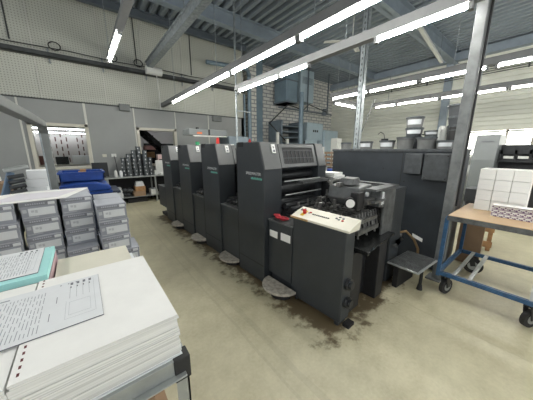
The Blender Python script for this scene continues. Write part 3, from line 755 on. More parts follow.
def wheel(x, y, a, q=.08):
    w = MB().cyl((-.018, 0, q), (.018, 0, q), q, seg=24).build('wheel', M_rubber, CT, loc=(x, y, 0), rz=a, smooth=True)
    MB().cyl((-.022, 0, q), (.022, 0, q), q*.55, seg=20).build('hub', M_alu, w, smooth=True)
    MB().box((-.032, -.03, .195), (.032, .05, .205)).bar((-.028, .0, q), (-.028, .03, .2), .006, .05).bar((.028, .0, q), (.028, .03, .2), .006, .05).cyl((0, .03, .2), (0, .03, .22), .02).build('fork', M_dark, w)
wheel(.06, -.07, R(72)); wheel(.04, -.67, R(60)); wheel(CX-.03, -.15, R(12), .096); wheel(CX-.03, -.76, R(20), .096); wheel(.05, -1.2, R(60)); wheel(CX-.03, -1.2, R(30))
# paper packs on cart
ZC = .863
words = ['first', 'second', 'third', 'fourth']; rowsn = ['bottom', 'second', 'third', 'top']
pk0 = None
for r_ in range(4):
    for c_ in range(3):
        y = .515-.127*c_-.063
        if pk0 is None:
            pk0 = empty('paper_pack'); MB().box((0, -.0620, 0), (.24, .0620, .108)).build('wrap', M_white, pk0, bev=.003)
            MB().box((-.0008, -.061, .052), (.0, .061, .054)).build('fold_line', M_paper2, pk0); o = pk0
        else: o = dup(pk0)
        o.location = (3.33+random.uniform(-.004, .004), y, ZC+.001+r_*.1105)
        tag(o, 'white wrapped paper pack on the cart, %s row, %s column from the left' % (rowsn[r_], words[c_]), 'paper pack', 'wrapped paper packs on the blue cart')
# small printed boxes
M_card1 = mat('violet_print', (.17, .10, .20), .6)
sb0 = None
cw = ['first', 'second', 'third', 'fourth', 'fifth', 'sixth', 'seventh', 'eighth', 'ninth']
for r_ in range(3):
    for c_ in range(9):
        if sb0 is None:
            sb0 = empty('small_carton'); MB().box((0, -.0215, 0), (.09, .0215, .036)).build('box', M_white, sb0, bev=.002)
            MB().box((-.001, -.021, 0), (.0, -.006, .012)).box((-.001, .010, .012), (0, .021, .024)).box((-.001, -.0215, .03), (0, .0215, .0355)).box((-.001, -.004, .003), (0, .004, .012)).build('print', M_card1, sb0); o = sb0
        else: o = dup(sb0)
        o.location = (3.10-.035*(c_/8), .32-.0440*c_, ZC+.001+r_*.0375)
        tag(o, 'small violet printed white box on the cart, %s row, %s column' % (['bottom', 'middle', 'top'][r_], cw[c_]), 'box', 'small printed boxes on the blue cart')
tag(MB().box((3.06, -.05, ZC+.1145), (3.16, .33, ZC+.118)).build('card_sheet', M_white), 'white card sheet lying over the small printed boxes', 'card')
for i in range(3):
    o = dup(sb0); o.location = (3.24, .08-.045*i, ZC+.001); tag(o, 'small printed box behind the front row on the cart, %s from left' % cw[i], 'box', 'small printed boxes on the blue cart')
# upright pallet and boards behind the cart
o = empty('wooden_pallet', (4.62, .66, 0), R(8)); tag(o, 'wooden pallet leaning upright behind the blue cart', 'pallet')
MB().box((0, -.05, 0), (.09, .0, .72)).build('post', M_wood, o); MB().box((0, -.22, 0), (.09, -.17, .72)).build('post', M_wood, o)
b = MB()
for z in (.06, .30, .54): b.box((-.02, -.23, z), (.0, .01, z+.09))
b.build('slat', M_wood, o)
tag(MB().box((3.9, .45, 0), (3.93, .70, .78)).build('cardboard_sheet', M_card, rz=0), 'brown board standing on edge behind the blue cart legs', 'board')
tag(MB().box((4.9, .62, ZC-.2), (5.3, .90, ZC+.02)).box((4.93, .64, 0), (5.25, .88, ZC-.2)).build('storage_bin', M_buckd, bev=.01), 'dark bin just behind the steel post', 'bin')

# ------------------------------------------------------------------ far presses near the windows
def far_press(y, label, w=.36):
    o = empty('printing_press', (6.4, y, 0)); tag(o, label, 'printing press', 'grey presses near the windows')
    MB().prism([(0, 0), (0, 1.3), (.12, 1.80), (.9, 1.80), (.9, 0)], 'Y', -w, 0).build('side_cover', M_farp, o, bev=.01)
    MB().box((.05, -w-.70, 0), (1.0, -w, .95)).build('press_body', M_black, o)
    b = MB().box((.2, -w-.70, 1.0), (.9, -w, 1.06)).box((.3, -w-.70, 1.42), (.9, -w, 1.50)).box((.3, -w-.70, 1.26), (.6, -w, 1.31))
    for i in range(4): b.box((.3, -w-.06-.2*i, 1.31), (.34, -w-.02-.2*i, 1.5))
    b.box((.5, -w-.70, .95), (.95, -w, 1.6)); b.build('ink_rails', M_dark, o)
    b = MB()
    for i in range(3): b.box((.28, -w-.22-.2*i, 1.33), (.30, -w-.08-.2*i, 1.38))
    b.build('pale_plates', M_plast, o)
    MB().box((.07, -.28, 1.66), (.10, -.10, 1.675)).build('nameplate', M_ink, o)
    return o
far_press(1.17, 'far grey press unit seen left above the wrapped paper packs')
far_press(.55-.48, 'second far grey press unit at the right edge of the view')
tag(MB().box((6.9, 1.2, 0), (7.5, 2.3, 1.15)).box((6.95, 1.3, 1.15), (7.3, 1.8, 1.35)).build('parts_cabinet', M_plast, bev=.01), 'pale cabinet behind the left far grey press', 'cabinet')
tag(MB().box((6.6, 1.3, 0), (6.85, 1.75, 1.0)).build('waste_bin', M_blk, bev=.01), 'black bin left of the far grey press', 'bin')
o = empty('handrail', (9.5, 0, 0)); tag(o, 'thin dark rail running below the bright windows', 'rail')
MB().cyl((0, -4, 2.02), (0, 3.2, 2.02), .02).cyl((0, 3.0, 0), (0, 3.0, 2.02), .03).cyl((0, .45, 0), (0, .45, 2.02), .04).cyl((0, -2, 0), (0, -2, 2.02), .03).build('rail', M_dark, o)

# ------------------------------------------------------------------ back corner
o = empty('staircase', (0, 0, 0)); tag(o, 'blue grey stair with black railing in front of the brick wall', 'staircase')
b = MB()
for i in range(7): b.box((6.9+i*.0, 7.6-.0, 1.05+i*.24), (8.1, 8.5, 1.09+i*.24))
b.build('tread', M_stair, o)
MB().box((6.85, 7.6, .0), (6.9, 8.5, 2.75)).box((8.1, 7.6, 0), (8.16, 8.5, 2.75)).build('stringer', M_stair, o)
MB().tube([(7.9, 7.5, 1.2), (6.1, 7.5, 2.55), (7.1, 7.5, 3.35), (7.9, 7.5, 3.25)], .025, 8).build('railing', M_blk, o)
MB().tube([(8.0, 7.5, 3.2), (8.4, 7.5, 3.5), (9.7, 7.5, 3.3)], .02, 8).tube([(8.05, 7.5, 1.3), (8.2, 7.5, 1.9)], .02, 8).build('railing', M_blk, o)
for x, z in ((6.35, 2.2), (6.9, 1.95), (7.4, 1.5)):
    tag(MB().box((x, 7.3, 0), (x+.10, 7.4, z)).build('white_upright', M_plast), 'white upright below the stair railing, %s of three' % {6.35: 'tallest', 6.9: 'middle', 7.4: 'shortest'}[x], 'upright', 'white uprights below the stair railing')
tag(MB().cyl((7.75, 7.35, 0), (7.75, 7.35, 3.9), .10, seg=20).build('round_pipe', M_duct, smooth=True), 'tall blue grey round pipe beside the stair', 'pipe')
tag(MB().cyl((5.55, 8.1, 0), (5.55, 8.1, 4.4), .08, seg=16).cyl((5.3, 8.1, 0), (5.3, 8.1, 3.6), .05).tube([(5.55, 8.1, 4.3), (5.2, 7.7, 4.4), (3.6, 7.7, 4.3)], .07, 10).build('vertical_pipes', M_duct, smooth=True), 'pair of blue grey pipes rising at the end of the panelled wall', 'pipes')
o = empty('air_duct', (7.35, 7.9, 3.55)); tag(o, 'large blue grey air duct high above the stair', 'duct')
MB().box((0, 0, 0), (.7, .8, 1.6)).build('duct_body', M_duct, o, bev=.02); MB().box((-.02, -.02, .0), (.72, .82, .06)).box((-.02, -.02, .9), (.72, .82, .95)).build('flange', M_beamd, o)
o = empty('vent_box', (8.3, 7.95, 3.7)); tag(o, 'pale vent box with louvres above the brick wall', 'vent')
MB().box((0, 0, 0), (.9, .6, 1.4)).build('body', M_cab, o, bev=.01)
b = MB()
for i in range(6): b.box((.1, -.01, .8+i*.05), (.8, 0, .82+i*.05))
b.build('louvre', M_beamd, o)
tag(MB().box((6.9, 7.85, 3.25), (10.6, 7.9, 3.3)).box((8.7, 7.85, 3.3), (8.74, 7.9, RZ)).box((10.2, 7.85, 3.3), (10.24, 7.9, RZ)).cyl((9.9, 7.8, 3.2), (9.9, 7.8, 3.5), .1).build('hanging_frame', M_beamd), 'thin hanging steel frame before the upper brick wall', 'frame')
def ecab(x, y, z0, w, d, h, label, panel=False):
    o = empty('electrical_cabinet', (x, y, 0)); tag(o, label, 'cabinet', 'pale cabinets against the brick wall')
    MB().box((0, 0, z0), (w, d, h)).build('body', M_cab, o, bev=.01)
    MB().box((.03, -.012, z0+.03), (w-.03, 0, h-.03)).build('door', M_cab, o, bev=.006)
    if panel:
        b = MB()
        for i in range(3): b.box((w*.35+i*.14, -.02, h-.42), (w*.35+.09+i*.14, -.012, h-.32))
        b.build('switch', M_blk, o)
    return o
ecab(8.25, 7.5, 0, .85, .5, 1.95, 'pale blue cabinet low on the left before the brick wall')
ecab(8.45, 7.6, 1.952, 1.15, .4, 2.75, 'pale cabinet with a row of black switches before the brick wall', True)
ecab(9.35, 7.3, 0, 1.2, .5, 1.95, 'pale blue cabinet low on the right before the brick wall')
ecab(9.62, 7.5, 1.952, 1.1, .4, 2.45, 'wide pale cabinet on the right before the brick wall')
tag(MB().box((8.0, 5.6, 0), (8.3, 5.9, 1.95)).box((8.05, 5.55, 1.4), (8.25, 5.6, 1.8)).build('notice_stand', M_plast, bev=.01), 'white tall stand with a grey notice left of the buckets', 'stand')
tag(MB().cyl((6.2, 5.1, 0), (6.2, 5.1, 1.42), .16, seg=20).cyl((6.2, 5.1, 1.42), (6.2, 5.1, 1.50), .12).build('white_drum', M_plast, smooth=True), 'white round drum beyond the press hood near the stair', 'drum')
M_wood2 = mat('dull_tan', (.20, .14, .09), .8)
o = empty('wire_crate', (4.9, 3.75, 0)); tag(o, 'tan slatted crate in the gap between press and tall cabinet', 'crate')
b = MB()
for i in range(6): b.box((0, -.35, .9+i*.1), (.35, .15, .95+i*.1))
for i in range(4): b.box((-.01, -.36+i*.16, 0), (.0, -.33+i*.16, 1.45))
b.build('slats', M_wood2, o)
tag(MB().box((4.55, 3.35, 0), (4.8, 3.75, 1.05)).build('plastic_crate', M_blue, bev=.01), 'blue bin in the gap between press and tall cabinet', 'bin')
tag(MB().bar((4.62, 2.9, 1.2), (5.5, 2.9, 2.65), .014, .014).box((4.3, 2.85, 0), (4.34, 2.9, 1.22)).box((4.3, 2.88, 1.2), (4.64, 2.92, 1.22)).build('slanted_rod', M_tray), 'slanted grey rod behind the galvanised post', 'rod')

# ------------------------------------------------------------------ dryer hood above the far end of the press
o = empty('extraction_hood', (2.35, 6.3, 1.90)); tag(o, 'dark flat hood on an arm beyond the far end of the press', 'hood')
MB().box((0, 0, 0), (1.15, .5, .16)).build('body', M_farp, o, bev=.01); MB().box((.22, -.01, .03), (.36, 0, .08)).build('orange_mark', mat('orange_paint', (.6, .14, .04), .5), o)
MB().box((.55, -.012, 0), (.60, 0, .16)).box((.3, .2, .16), (.36, .26, .22)).build('bracket', M_blk, o)
MB().quad([(.05, -.25, -.06), (1.0, -.28, -.05), (1.15, .2, .02), (.15, .2, .01)], .006).build('deflector', M_plast, o)
MB().cyl((1.0, .3, -1.9), (1.0, .3, 0), .03).build('stand', M_galv, o)
tag(MB().box((3.5, 6.2, 0), (4.2, 6.9, 1.9)).build('machine_housing', M_stair, bev=.02), 'dark housing right of the hood beyond the press', 'cabinet')
tag(MB().cyl((2.83, 5.6, 1.64), (2.83, 5.6, 1.76), .04).sph((2.83, 5.6, 1.78), .035).build('red_bottle', M_red), 'red bottle on the far top of the press', 'bottle')
tag(MB().cyl((1.88, 4.62, 1.575), (1.88, 4.62, 1.66), .04).build('green_bottle', M_green), 'green bottle on top of the far press units', 'bottle')
tag(MB().box((2.45, 5.3, 0), (3.1, 5.9, 1.62)).box((2.4, 5.28, 1.62), (3.12, 5.95, 1.64)).build('white_cabinet', M_plast), 'white cabinet top beyond the press, carrying the red bottle', 'cabinet')
tag(MB().cyl((2.05, 3.0, 1.565), (2.05, 3.0, 1.64), .022).cyl((2.05, 3.0, 1.64), (2.05, 3.0, 1.66), .012).build('red_bottle', M_red), 'small red bottle on top of the third press unit', 'bottle')
tag(MB().box((1.75, 3.80, 1.566), (2.2, 4.1, 1.59)).build('paper_sheet', M_white), 'white sheets on top of the second press unit from the far end', 'paper')

# ------------------------------------------------------------------ wall things
tag(MB().box((1.02, WY-.12, 2.58), (1.28, WY, 2.76)).build('wall_speaker', M_post, bev=.01), 'square grey box on the wall between the two windows', 'wall box')
tag(MB().box((3.85, WY-.12, 2.50), (4.18, WY, 2.68)).build('wall_speaker', M_post, bev=.01), 'square grey box on the wall above the press hood', 'wall box')
tag(MB().box((.47, WY-.03, 1.30), (.57, WY, 1.38)).build('wall_switch', M_frame, bev=.004), 'beige wall switch left of the socket', 'switch')
o = tag(MB().box((.68, WY-.035, 1.30), (.80, WY, 1.39)).build('wall_socket', M_plast, bev=.004), 'white wall socket right of the switch', 'socket')
MB().tube([(.74, WY-.05, 1.34), (.76, WY-.06, 1.2), (.78, WY-.05, .8)], .008).build('plug_cable', M_blk, o)
# wall table
T = empty('wall_table', (.2, 7.35, 0)); tag(T, 'long grey bench with a lower shelf under the windows', 'table')
MB().box((-3.0, 0, .735), (3.2, .62, .77)).build('table_top', M_alu, T, bev=.004)
MB().box((-3.0, .05, .17), (3.2, .6, .19)).build('shelf', M_alu, T)
for x in (-2.9, -1.4, .25, 1.42, 2.6):
    for y in (.02, .56): MB().box((x, y, 0), (x+.04, y+.04, .735)).build('leg', M_alu, T)
MB().box((-3, .58, .2), (3.2, .6, .7)).build('back_panel', M_blk, T)
# laptop / dark monitor
o = empty('computer_monitor', (.36, 7.55, .771)); tag(o, 'dark flat screen standing on the bench below the switch', 'monitor')
MB().box((-.18, 0, .02), (.17, .03, .40)).build('screen', M_screen, o, bev=.006); MB().box((-.12, -.03, 0), (.1, .1, .02)).build('stand', M_black, o)
for x, h, mt, lab in ((.68, .16, M_plast, 'white cylinder canister left of the tins, taller one'), (.80, .15, M_paper2, 'pale canister left of the tins, shorter one')):
    tag(MB().cyl((x, 7.45, .771), (x, 7.45, .771+h), .04, seg=16).cyl((x, 7.45, .771+h), (x, 7.45, .80+h), .02).build('canister', mt), lab, 'canister')
# ink tins
pos = [(.905, 7.56, 5, 'first'), (1.03, 7.47, 6, 'second'), (1.17, 7.50, 7, 'third'), (1.30, 7.56, 8, 'fourth'), (1.44, 7.47, 7, 'fifth'), (1.575, 7.55, 5, 'sixth')]
tin0 = None
ordn = ['first', 'second', 'third', 'fourth', 'fifth', 'sixth', 'seventh', 'eighth']
for x, y, nn, nm in pos:
    for k in range(nn):
        if tin0 is None:
            tin0 = empty('ink_tin'); MB().cyl((0, 0, 0), (0, 0, .099), .062, seg=18).build('can', M_tin, tin0, smooth=True)
            MB().cyl((0, 0, .094), (0, 0, .102), .065, seg=18).build('lid', M_tind, tin0)
            MB().box((-.03, -.061, .03), (.0, -.048, .065)).build('label', M_lab, tin0); o = tin0
        else: o = dup(tin0)
        o.location = (x+random.uniform(-.004, .004), y, .771+k*.1028); o.rotation_euler.z = random.uniform(-.6, .6)
        tag(o, 'small grey ink tin, %s from the bottom in the %s stack from left' % (ordn[k], nm), 'tin', 'stacked ink tins on the bench')
def tinbig(x, y, nn, nm):
    for k in range(nn):
        o = dup(tin0); o.scale = (1.0, 1.0, 1.0); o.location = (x, y, .771+k*.1028); tag(o, 'small grey ink tin in the %s rear stack, %s from bottom' % (nm, ordn[k]), 'tin', 'stacked ink tins on the bench')
tinbig(1.10, 7.645, 6, 'left'); tinbig(1.43, 7.645, 6, 'right')
tag(MB().cyl((1.68, 7.42, .771), (1.68, 7.42, .9), .04, seg=16).build('white_cup', M_plast), 'white cup right of the tin stacks', 'cup')
tag(MB().cyl((1.82, 7.40, .771), (1.82, 7.40, .83), .035, seg=16).build('white_cup', M_plast), 'low white pot in front of the white panel', 'cup')
o = empty('backing_board', (1.74, 7.62, .771)); tag(o, 'large white rounded panel standing on the bench below the second window', 'panel')
MB().box((0, 0, 0), (.68, .04, .42)).build('board', M_plast, o, bev=.03); MB().cyl((.52, -.005, .12), (.52, .0, .12), .03, seg=16).build('hole', M_black, o)
tag(MB().box((1.85, 7.72, 1.22), (2.2, 7.9, 1.36)).box((1.85, 7.72, .771), (1.88, 7.9, 1.22)).build('printed_box', mat('pink_white', (.55, .40, .38), .7)), 'reddish white box on a support behind the white panel', 'box')
# under-bench goods
random.seed(5)
it = [(.55, 'pale paper bundle under the bench, left end', M_paper2, .22, .28), (.80, 'dark bag of rags under the bench', M_tind, .24, .2), (1.05, 'lower brown carton under the bench behind the tins', M_card, .30, .14), (1.50, 'white carton under the bench, right of the table leg', M_plast, .18, .16), (1.84, 'pale carton under the bench beside the press', M_paper2, .22, .22)]
for x, lab, mt, w, h in it:
    if 'rags' in lab:
        b = MB()
        for i in range(9): b.sph((x+random.uniform(0, w), 7.5+random.uniform(-.05, .1), .19+.06+random.uniform(0, .14)), .07, (1, 1, .8), 8)
        tag(b.build('rag_bag', mt, smooth=True), lab, 'bag')
    elif 'bundle' in lab:
        b = MB()
        for i in range(7): b.box((x+random.uniform(-.02, .02), 7.42, .192+i*.04), (x+w+random.uniform(-.02, .02), 7.7, .226+i*.04))
        tag(b.build('paper_bundle', mt), lab, 'paper')
    else: tag(MB().box((x, 7.4, .192), (x+w, 7.75, .192+h)).build('carton', mt, bev=.005), lab, 'box')
tag(MB().box((1.10, 7.42, .333), (1.36, 7.7, .47)).build('carton', M_wood, bev=.005), 'upper reddish brown carton under the bench behind the tins', 'box')
for i, (x, w) in enumerate(((.45, .35), (.9, .5), (1.7, .4))): tag(MB().box((x, 7.5, 0), (x+w, 7.8, .12)).build('floor_box', M_blk, bev=.005), 'black box on the floor under the bench, %s from left' % ordn[i], 'box')

for i, (x, w, h, m_, lab) in enumerate(((1.40-.02, .0, 0, None, ''), (2.10, .3, .24, M_paper2, 'pale box under the bench hidden partly by the press'), (-.30, .4, .3, M_card, 'brown carton under the bench left of the blue crates'))):
    if m_: tag(MB().box((x, 7.42, .192), (x+w, 7.75, .192+h)).build('carton', m_, bev=.005), lab, 'box')
for i in range(4): tag(MB().box((1.12+.01*i, 7.44, .472+i*.034), (1.34-.01*i, 7.66, .503+i*.034)).build('paper_bundle', M_paper2), 'pale paper bundle on the brown cartons under the bench, %s from bottom' % ordn[i], 'paper', 'paper bundles on the cartons under the bench')
# ------------------------------------------------------------------ navy bin and blue crates
o = empty('waste_container', (.12, 4.35, 0)); tag(o, 'navy blue plastic container standing right of the cartons', 'container')
MB().prism([(-.28, 0), (.22, 0), (.27, .86), (-.28, .86)], 'Y', -.1, .5).build('body', M_navy, o, bev=.02); MB().box((-.30, -.13, .84), (.30, .53, .88)).build('rim', M_navy, o, bev=.01)
def crate(z, dx, label, lo):
    o = empty('plastic_crate', (-.02+dx, 4.15, z)); tag(o, label, 'crate', 'blue plastic crates behind the cartons')
    w, d, h = .50, .5, .13
    b = MB().box((-w/2, 0, 0), (w/2, d, .015)).box((-w/2, 0, 0), (w/2, .02, h)).box((-w/2, d-.02, 0), (w/2, d, h)).box((-w/2, 0, 0), (-w/2+.02, d, h)).box((w/2-.02, 0, 0), (w/2, d, h)); b.build('body', M_blue, o, bev=.004)
    MB().box((-w/2-.015, -.015, h-.02), (w/2+.015, .005, h)).box((-w/2-.015, d-.005, h-.02), (w/2+.015, d+.015, h)).box((w/2, 0, h-.02), (w/2+.015, d, h)).box((-w/2-.015, 0, h-.02), (-w/2, d, h)).box((-.08, -.012, .04), (.02, 0, .09)).build('rim', M_blue, o)
crate(1.065, .0, 'upper blue crate with brown scrap inside, behind the cartons', False)
b = MB()
for i in range(5): b.box((-.12+i*.02, 4.2+i*.03, 1.10+i*.02), (-.05+i*.02, 4.32+i*.03, 1.12+i*.025))
tag(b.build('scrap_paper', M_wood), 'brown paper scraps in the upper blue crate', 'scrap')
b = MB(); 
poly = [(-.30, .955), (-.28, 1.03), (-.1, 1.06), (.12, 1.055), (.26, 1.01), (.30, .95), (.25, .93), (-.27, .93)]
o = tag(b.prism(poly, 'Y', 4.0, 4.65).build('rounded_cover', M_blue, bev=.02), 'lower rounded blue cover lying under the upper crate', 'cover')
tag(MB().box((-.32, 4.02, .885), (.30, 4.66, .928)).build('plastic_tray', M_blue, bev=.01), 'flat blue tray on the navy container under the rounded cover', 'tray')
# ------------------------------------------------------------------ things behind the carton pile at left
o = empty('side_table', (-1.3, 3.62, 0)); tag(o, 'grey table carrying paper piles behind the cartons at the left', 'table')
MB().box((-1.2, 0, .95), (.95, .7, .98)).build('table_top', M_alu, o, bev=.004)
for x in (-1.1, .88):
    for y in (.05, .6): MB().box((x, y, 0), (x+.04, y+.04, .95)).build('leg', M_alu, o)
# white paper piles
for i in range(3):
    z = .981+i*.095
    tag(MB().box((-.09, -.14, 0), (.09, .14, .093)).build('paper_stack', M_paper2, loc=(-.455+.008*i, 3.88, z), rz=.06*i, bev=.003), 'white paper stack beside the grey steel frame, %s of three' % ['bottom', 'middle', 'top'][i], 'paper stack', 'paper stacks beside the steel frame')
tag(MB().box((-1.3, 3.75, .981), (-.70, 4.1, 1.14)).build('carton_flap', M_card, bev=.004), 'brown carton at the far left edge behind the grey cartons', 'box')
tag(MB().box((-1.3, 3.77, 1.142), (-.78, 4.1, 1.19)).build('paper_ream', M_white, bev=.003), 'white ream lying on the brown carton at the far left', 'paper')
o = empty('clamp_device', (-.61, 3.72, .98)); tag(o, 'small blue and silver clamp device leaning on the table at left', 'device')
MB().bar((-.10, -.02, .02), (-.02, .02, .28), .04, .06).build('body', mat('steel_blue', (.10, .16, .24), .5), o, bev=.01)
b = MB()
for i in range(4): b.cyl((-.04, -.06, .06+i*.055), (.08, -.02, .08+i*.055), .022, seg=12)
b.build('clamp', M_tind, o)
MB().bar((-.06, -.04, .30), (.12, .02, .34), .08, .04).build('silver_arm', M_alu, o, bev=.008)
# bent steel frame
o = empty('bent_stand', (-.265, 3.31, 0)); tag(o, 'bent grey steel frame rising behind the cartons at the left', 'frame')
MB().box((-.035, -.03, 0), (.035, .03, 1.70)).bar((0, 0, 1.675), (0, -.10, 1.76), .07, .06).bar((0, -.075, 1.75), (-.06, -1.69, 1.75), .07, .06).bar((-.03, -1.66, 1.75), (-.75, -1.66, 1.75), .06, .06).box((-.77, -1.69, 0), (-.70, -1.63, 1.75)).build('tube_frame', M_post, o, bev=.006)
MB().box((-.036, -.034, .9), (-.022, -.03, 1.68)).build('edge_strip', M_galv, o)

# ------------------------------------------------------------------ carton pile
BW, BD, BH = .221, .31, .148
bx0 = None
def carton():
    o = empty('paper_carton')
    MB().box((-BW/2+.003, .002, 0), (BW/2-.003, BD-.004, BH*.76)).build('box', M_cart, o, bev=.002)
    MB().box((-BW/2, -.002, BH*.70), (BW/2, BD, BH-.004)).build('lid', M_lid, o, bev=.003)
    b = MB().box((-BW/2+.004, -.0035, BH*.72), (BW/2-.004, -.001, BH-.012)); b.build('band', M_band, o)
    b = MB(); b.box((BW/2-.055, -.005, BH*.735), (BW/2-.012, -.003, BH-.016)); b.build('lid_label', M_lab, o)
    b = MB()
    for i in range(9): b.box((-BW/2+.035+i*.013, -.005, BH*.80), (-BW/2+.044+i*.013, -.003, BH*.88))
    b.build('lid_lettering', M_lid, o)
    b = MB(); b.box((-BW/2+.045, -.002, BH*.18), (BW/2-.018, .002, BH*.60)); b.build('white_label', M_lab, o)
    b = MB().box((-BW/2+.060, -.0035, BH*.38), (-BW/2+.078, -.002, BH*.50)).box((-BW/2+.083, -.0035, BH*.34), (-BW/2+.098, -.002, BH*.50)).box((-BW/2+.012, -.001, BH*.10), (-BW/2+.10, .002, BH*.13)).box((-BW/2+.012, -.001, BH*.38), (-BW/2+.036, .002, BH*.56))
    b.build('label_print', M_inkl, o)
    return o
bx0 = carton(); first = True
ZP = .15
cols = [(-.72, 2.60, R(6), 6, 'leftmost'), (-.475, 2.66, R(8), 6, 'second'), (-.225, 2.70, R(9), 6, 'third'), (-.02+.0, 2.72, R(4), 6, 'fourth')]
cols = [(-.90, 2.38, R(5), 6, 'leftmost'), (-.655, 2.44, R(7), 6, 'second'), (-.40, 2.48, R(12), 6, 'third'), (-.13, 2.60, R(2), 6, 'fourth'), (.115, 2.42, R(2), 6, 'rightmost')]
CARTS = []
random.seed(3)
BH_ = .145
tag(MB().box((-1.1, 2.2, 0), (.38, 3.24, .02)).box((-1.1, 2.2, .055), (.36, 3.24, .075)).box((-1.1, 2.2, .02), (-1.0, 3.24, .055)).box((.26, 2.2, .02), (.36, 3.24, .055)).build('wooden_pallet', M_wood), 'flat wooden pallet under the pile of grey cartons', 'pallet')
tag(MB().box((.035, 2.25, .076), (.36, 2.95, .163)).build('wooden_plank', M_wood), 'plank on the pallet under the right carton column', 'plank')
rown = ['topmost', 'second from the top', 'third from the top', 'fourth from the top', 'fifth from the top', 'sixth from the top', 'bottom']
def column(cx, cy, rot, nrow, z0, name, jit=.012, rw=''):
    global bx0, first
    for k in range(nrow):
        if first: o = bx0; first = False
        else: o = dup(bx0)
        top = nrow-1-k
        dx, dy = random.uniform(-jit, jit)*.4, random.uniform(-jit, jit)*.6; dr = random.uniform(-.03, .03)
        if name == 'third' and not rw and top == 3: dy = -.13
        if name == 'fourth' and not rw and top >= 3: dx += .06
        o.location = (cx+dx, cy+dy, z0+k*(BH_+.0008)); o.rotation_euler.z = rot+dr
        tag(o, 'grey carton with white label, %s %scolumn, %s' % (name, rw, rown[top]), 'carton', 'grey cartons piled on the pallet')
column(-.815, 2.46, R(4), 7, .076, 'leftmost')
for nm, cx, cy, r_ in (('first full', -.665, 2.58, R(7)), ('second', -.425, 2.62, R(8)), ('third', -.185, 2.64, R(3))): pass
column(-.562, 2.52, R(5), 7, .076, 'first fully visible')
column(-.325, 2.58, R(6), 7, .076, 'second')
column(-.085, 2.60, R(3), 7, .076, 'third')
column(.152, 2.38, R(1), 6, .164, 'fourth')
column(.155, 2.70, R(2), 6, .164, 'fourth', rw='rear ')
column(-.09, 2.925, R(1), 7, .076, 'third', rw='rear ')
column(-.34, 2.925, R(2), 7, .076, 'second', rw='rear ')
zt = .076+7*(BH_+.0008)+.003
tag(MB().quad([(-.99, 2.50, zt), (-.15, 2.57, zt), (.015, 3.12, zt), (-.42, 3.16, zt), (-1.0, 2.8, zt)], .003).build('paper_sheet', M_white), 'white sheets lying across the tops of the grey cartons', 'paper')
tag(MB().quad([(-.6, 2.60, zt+.004), (-.20, 2.66, zt+.004), (-.07, 3.02, zt+.004), (-.5, 3.0, zt+.004)], .002).build('paper_sheet', mat('lilac_paper', (.66, .64, .68), .8)), 'faint lilac sheet on top of the white sheets on the cartons', 'paper')

# ------------------------------------------------------------------ foreground table with paper
TB = empty('work_table', (.173, .655, 0)); tag(TB, 'steel framed table in the foreground carrying the paper piles', 'table')
W_, D_ = 1.9, .95
MB().box((-W_, .0, .835), (0, D_, .858)).build('table_top', M_paper2, TB)
b = MB().box((-W_, -.012, .80), (0, .0, .855)).box((-W_, -.035, .800), (0, -.012, .806)).box((0, -.012, .80), (.012, D_, .855)).box((-W_, D_, .80), (0, D_+.012, .855)); b.build('frame', M_alu, TB, bev=.002)
MB().box((-.032, -.018, .775), (.018, .03, .857)).build('corner_cap', M_blk, TB, bev=.003)
for x in (-W_+.02, -.028):
    for y in (-.012, D_-.03): MB().box((x, y, 0), (x+.04, y+.006, .80)).box((x+.034, y, 0), (x+.04, y+.04, .80)).build('leg', M_alu, TB)
MB().box((-W_, .02, .30), (0, D_, .32)).build('shelf', M_card, TB)
tag(MB().box((-.22, .74, .321), (.08, 1.1, .66)).box((-.23, .73, .64), (.09, 1.11, .67)).build('cardboard_box', M_card, bev=.004), 'brown cardboard box on the shelf below the foreground table', 'box')
random.seed(9)
def pile(x0, x1, y0, y1, z0, z1, nlay, jx, name, label, mt=M_layers, top=M_white, drift=0.0, rz=0):
    b = MB(); z = z0; hs = [random.uniform(.6, 1.5) for _ in range(nlay)]; s = sum(hs)
    ox = oy = 0
    for i, h in enumerate(hs):
        h = h/s*(z1-z0)
        if i < nlay-1: ox, oy = random.uniform(-jx, jx)+drift*math.sin(i*.7), random.uniform(-jx, jx)*.6
        else: ox = oy = 0
        if i == nlay-1: b.m(0)
        b.box((x0+ox, y0+oy, z), (x1+ox, y1+oy, z+h-.0006)); z += h
    b.m(1).box((x0, y0, z1-.001), (x1, y1, z1))
    o = b.build(name, [mt, top]); return tag(o, label, 'paper stack')
SA = pile(-.192, .170, .66, 1.18, .859, 1.0, 17, .0035, 'paper_stack', 'large white paper stack at the front of the foreground table')
SB = pile(-.80, -.197, .66, 1.18, .859, .996, 15, .003, 'paper_stack', 'white paper stack to the left of the large one, under the form sheet')
b = MB()
for i in range(5): b.box((-.181, .679+i*.0245, 1.0), (-.176, .690+i*.0245, 1.0004))
for i in range(3): b.box((-.179, 1.118+i*.0245, 1.0), (-.174, 1.129+i*.0245, 1.0004))
b.build('register_marks', M_maroon, SA)
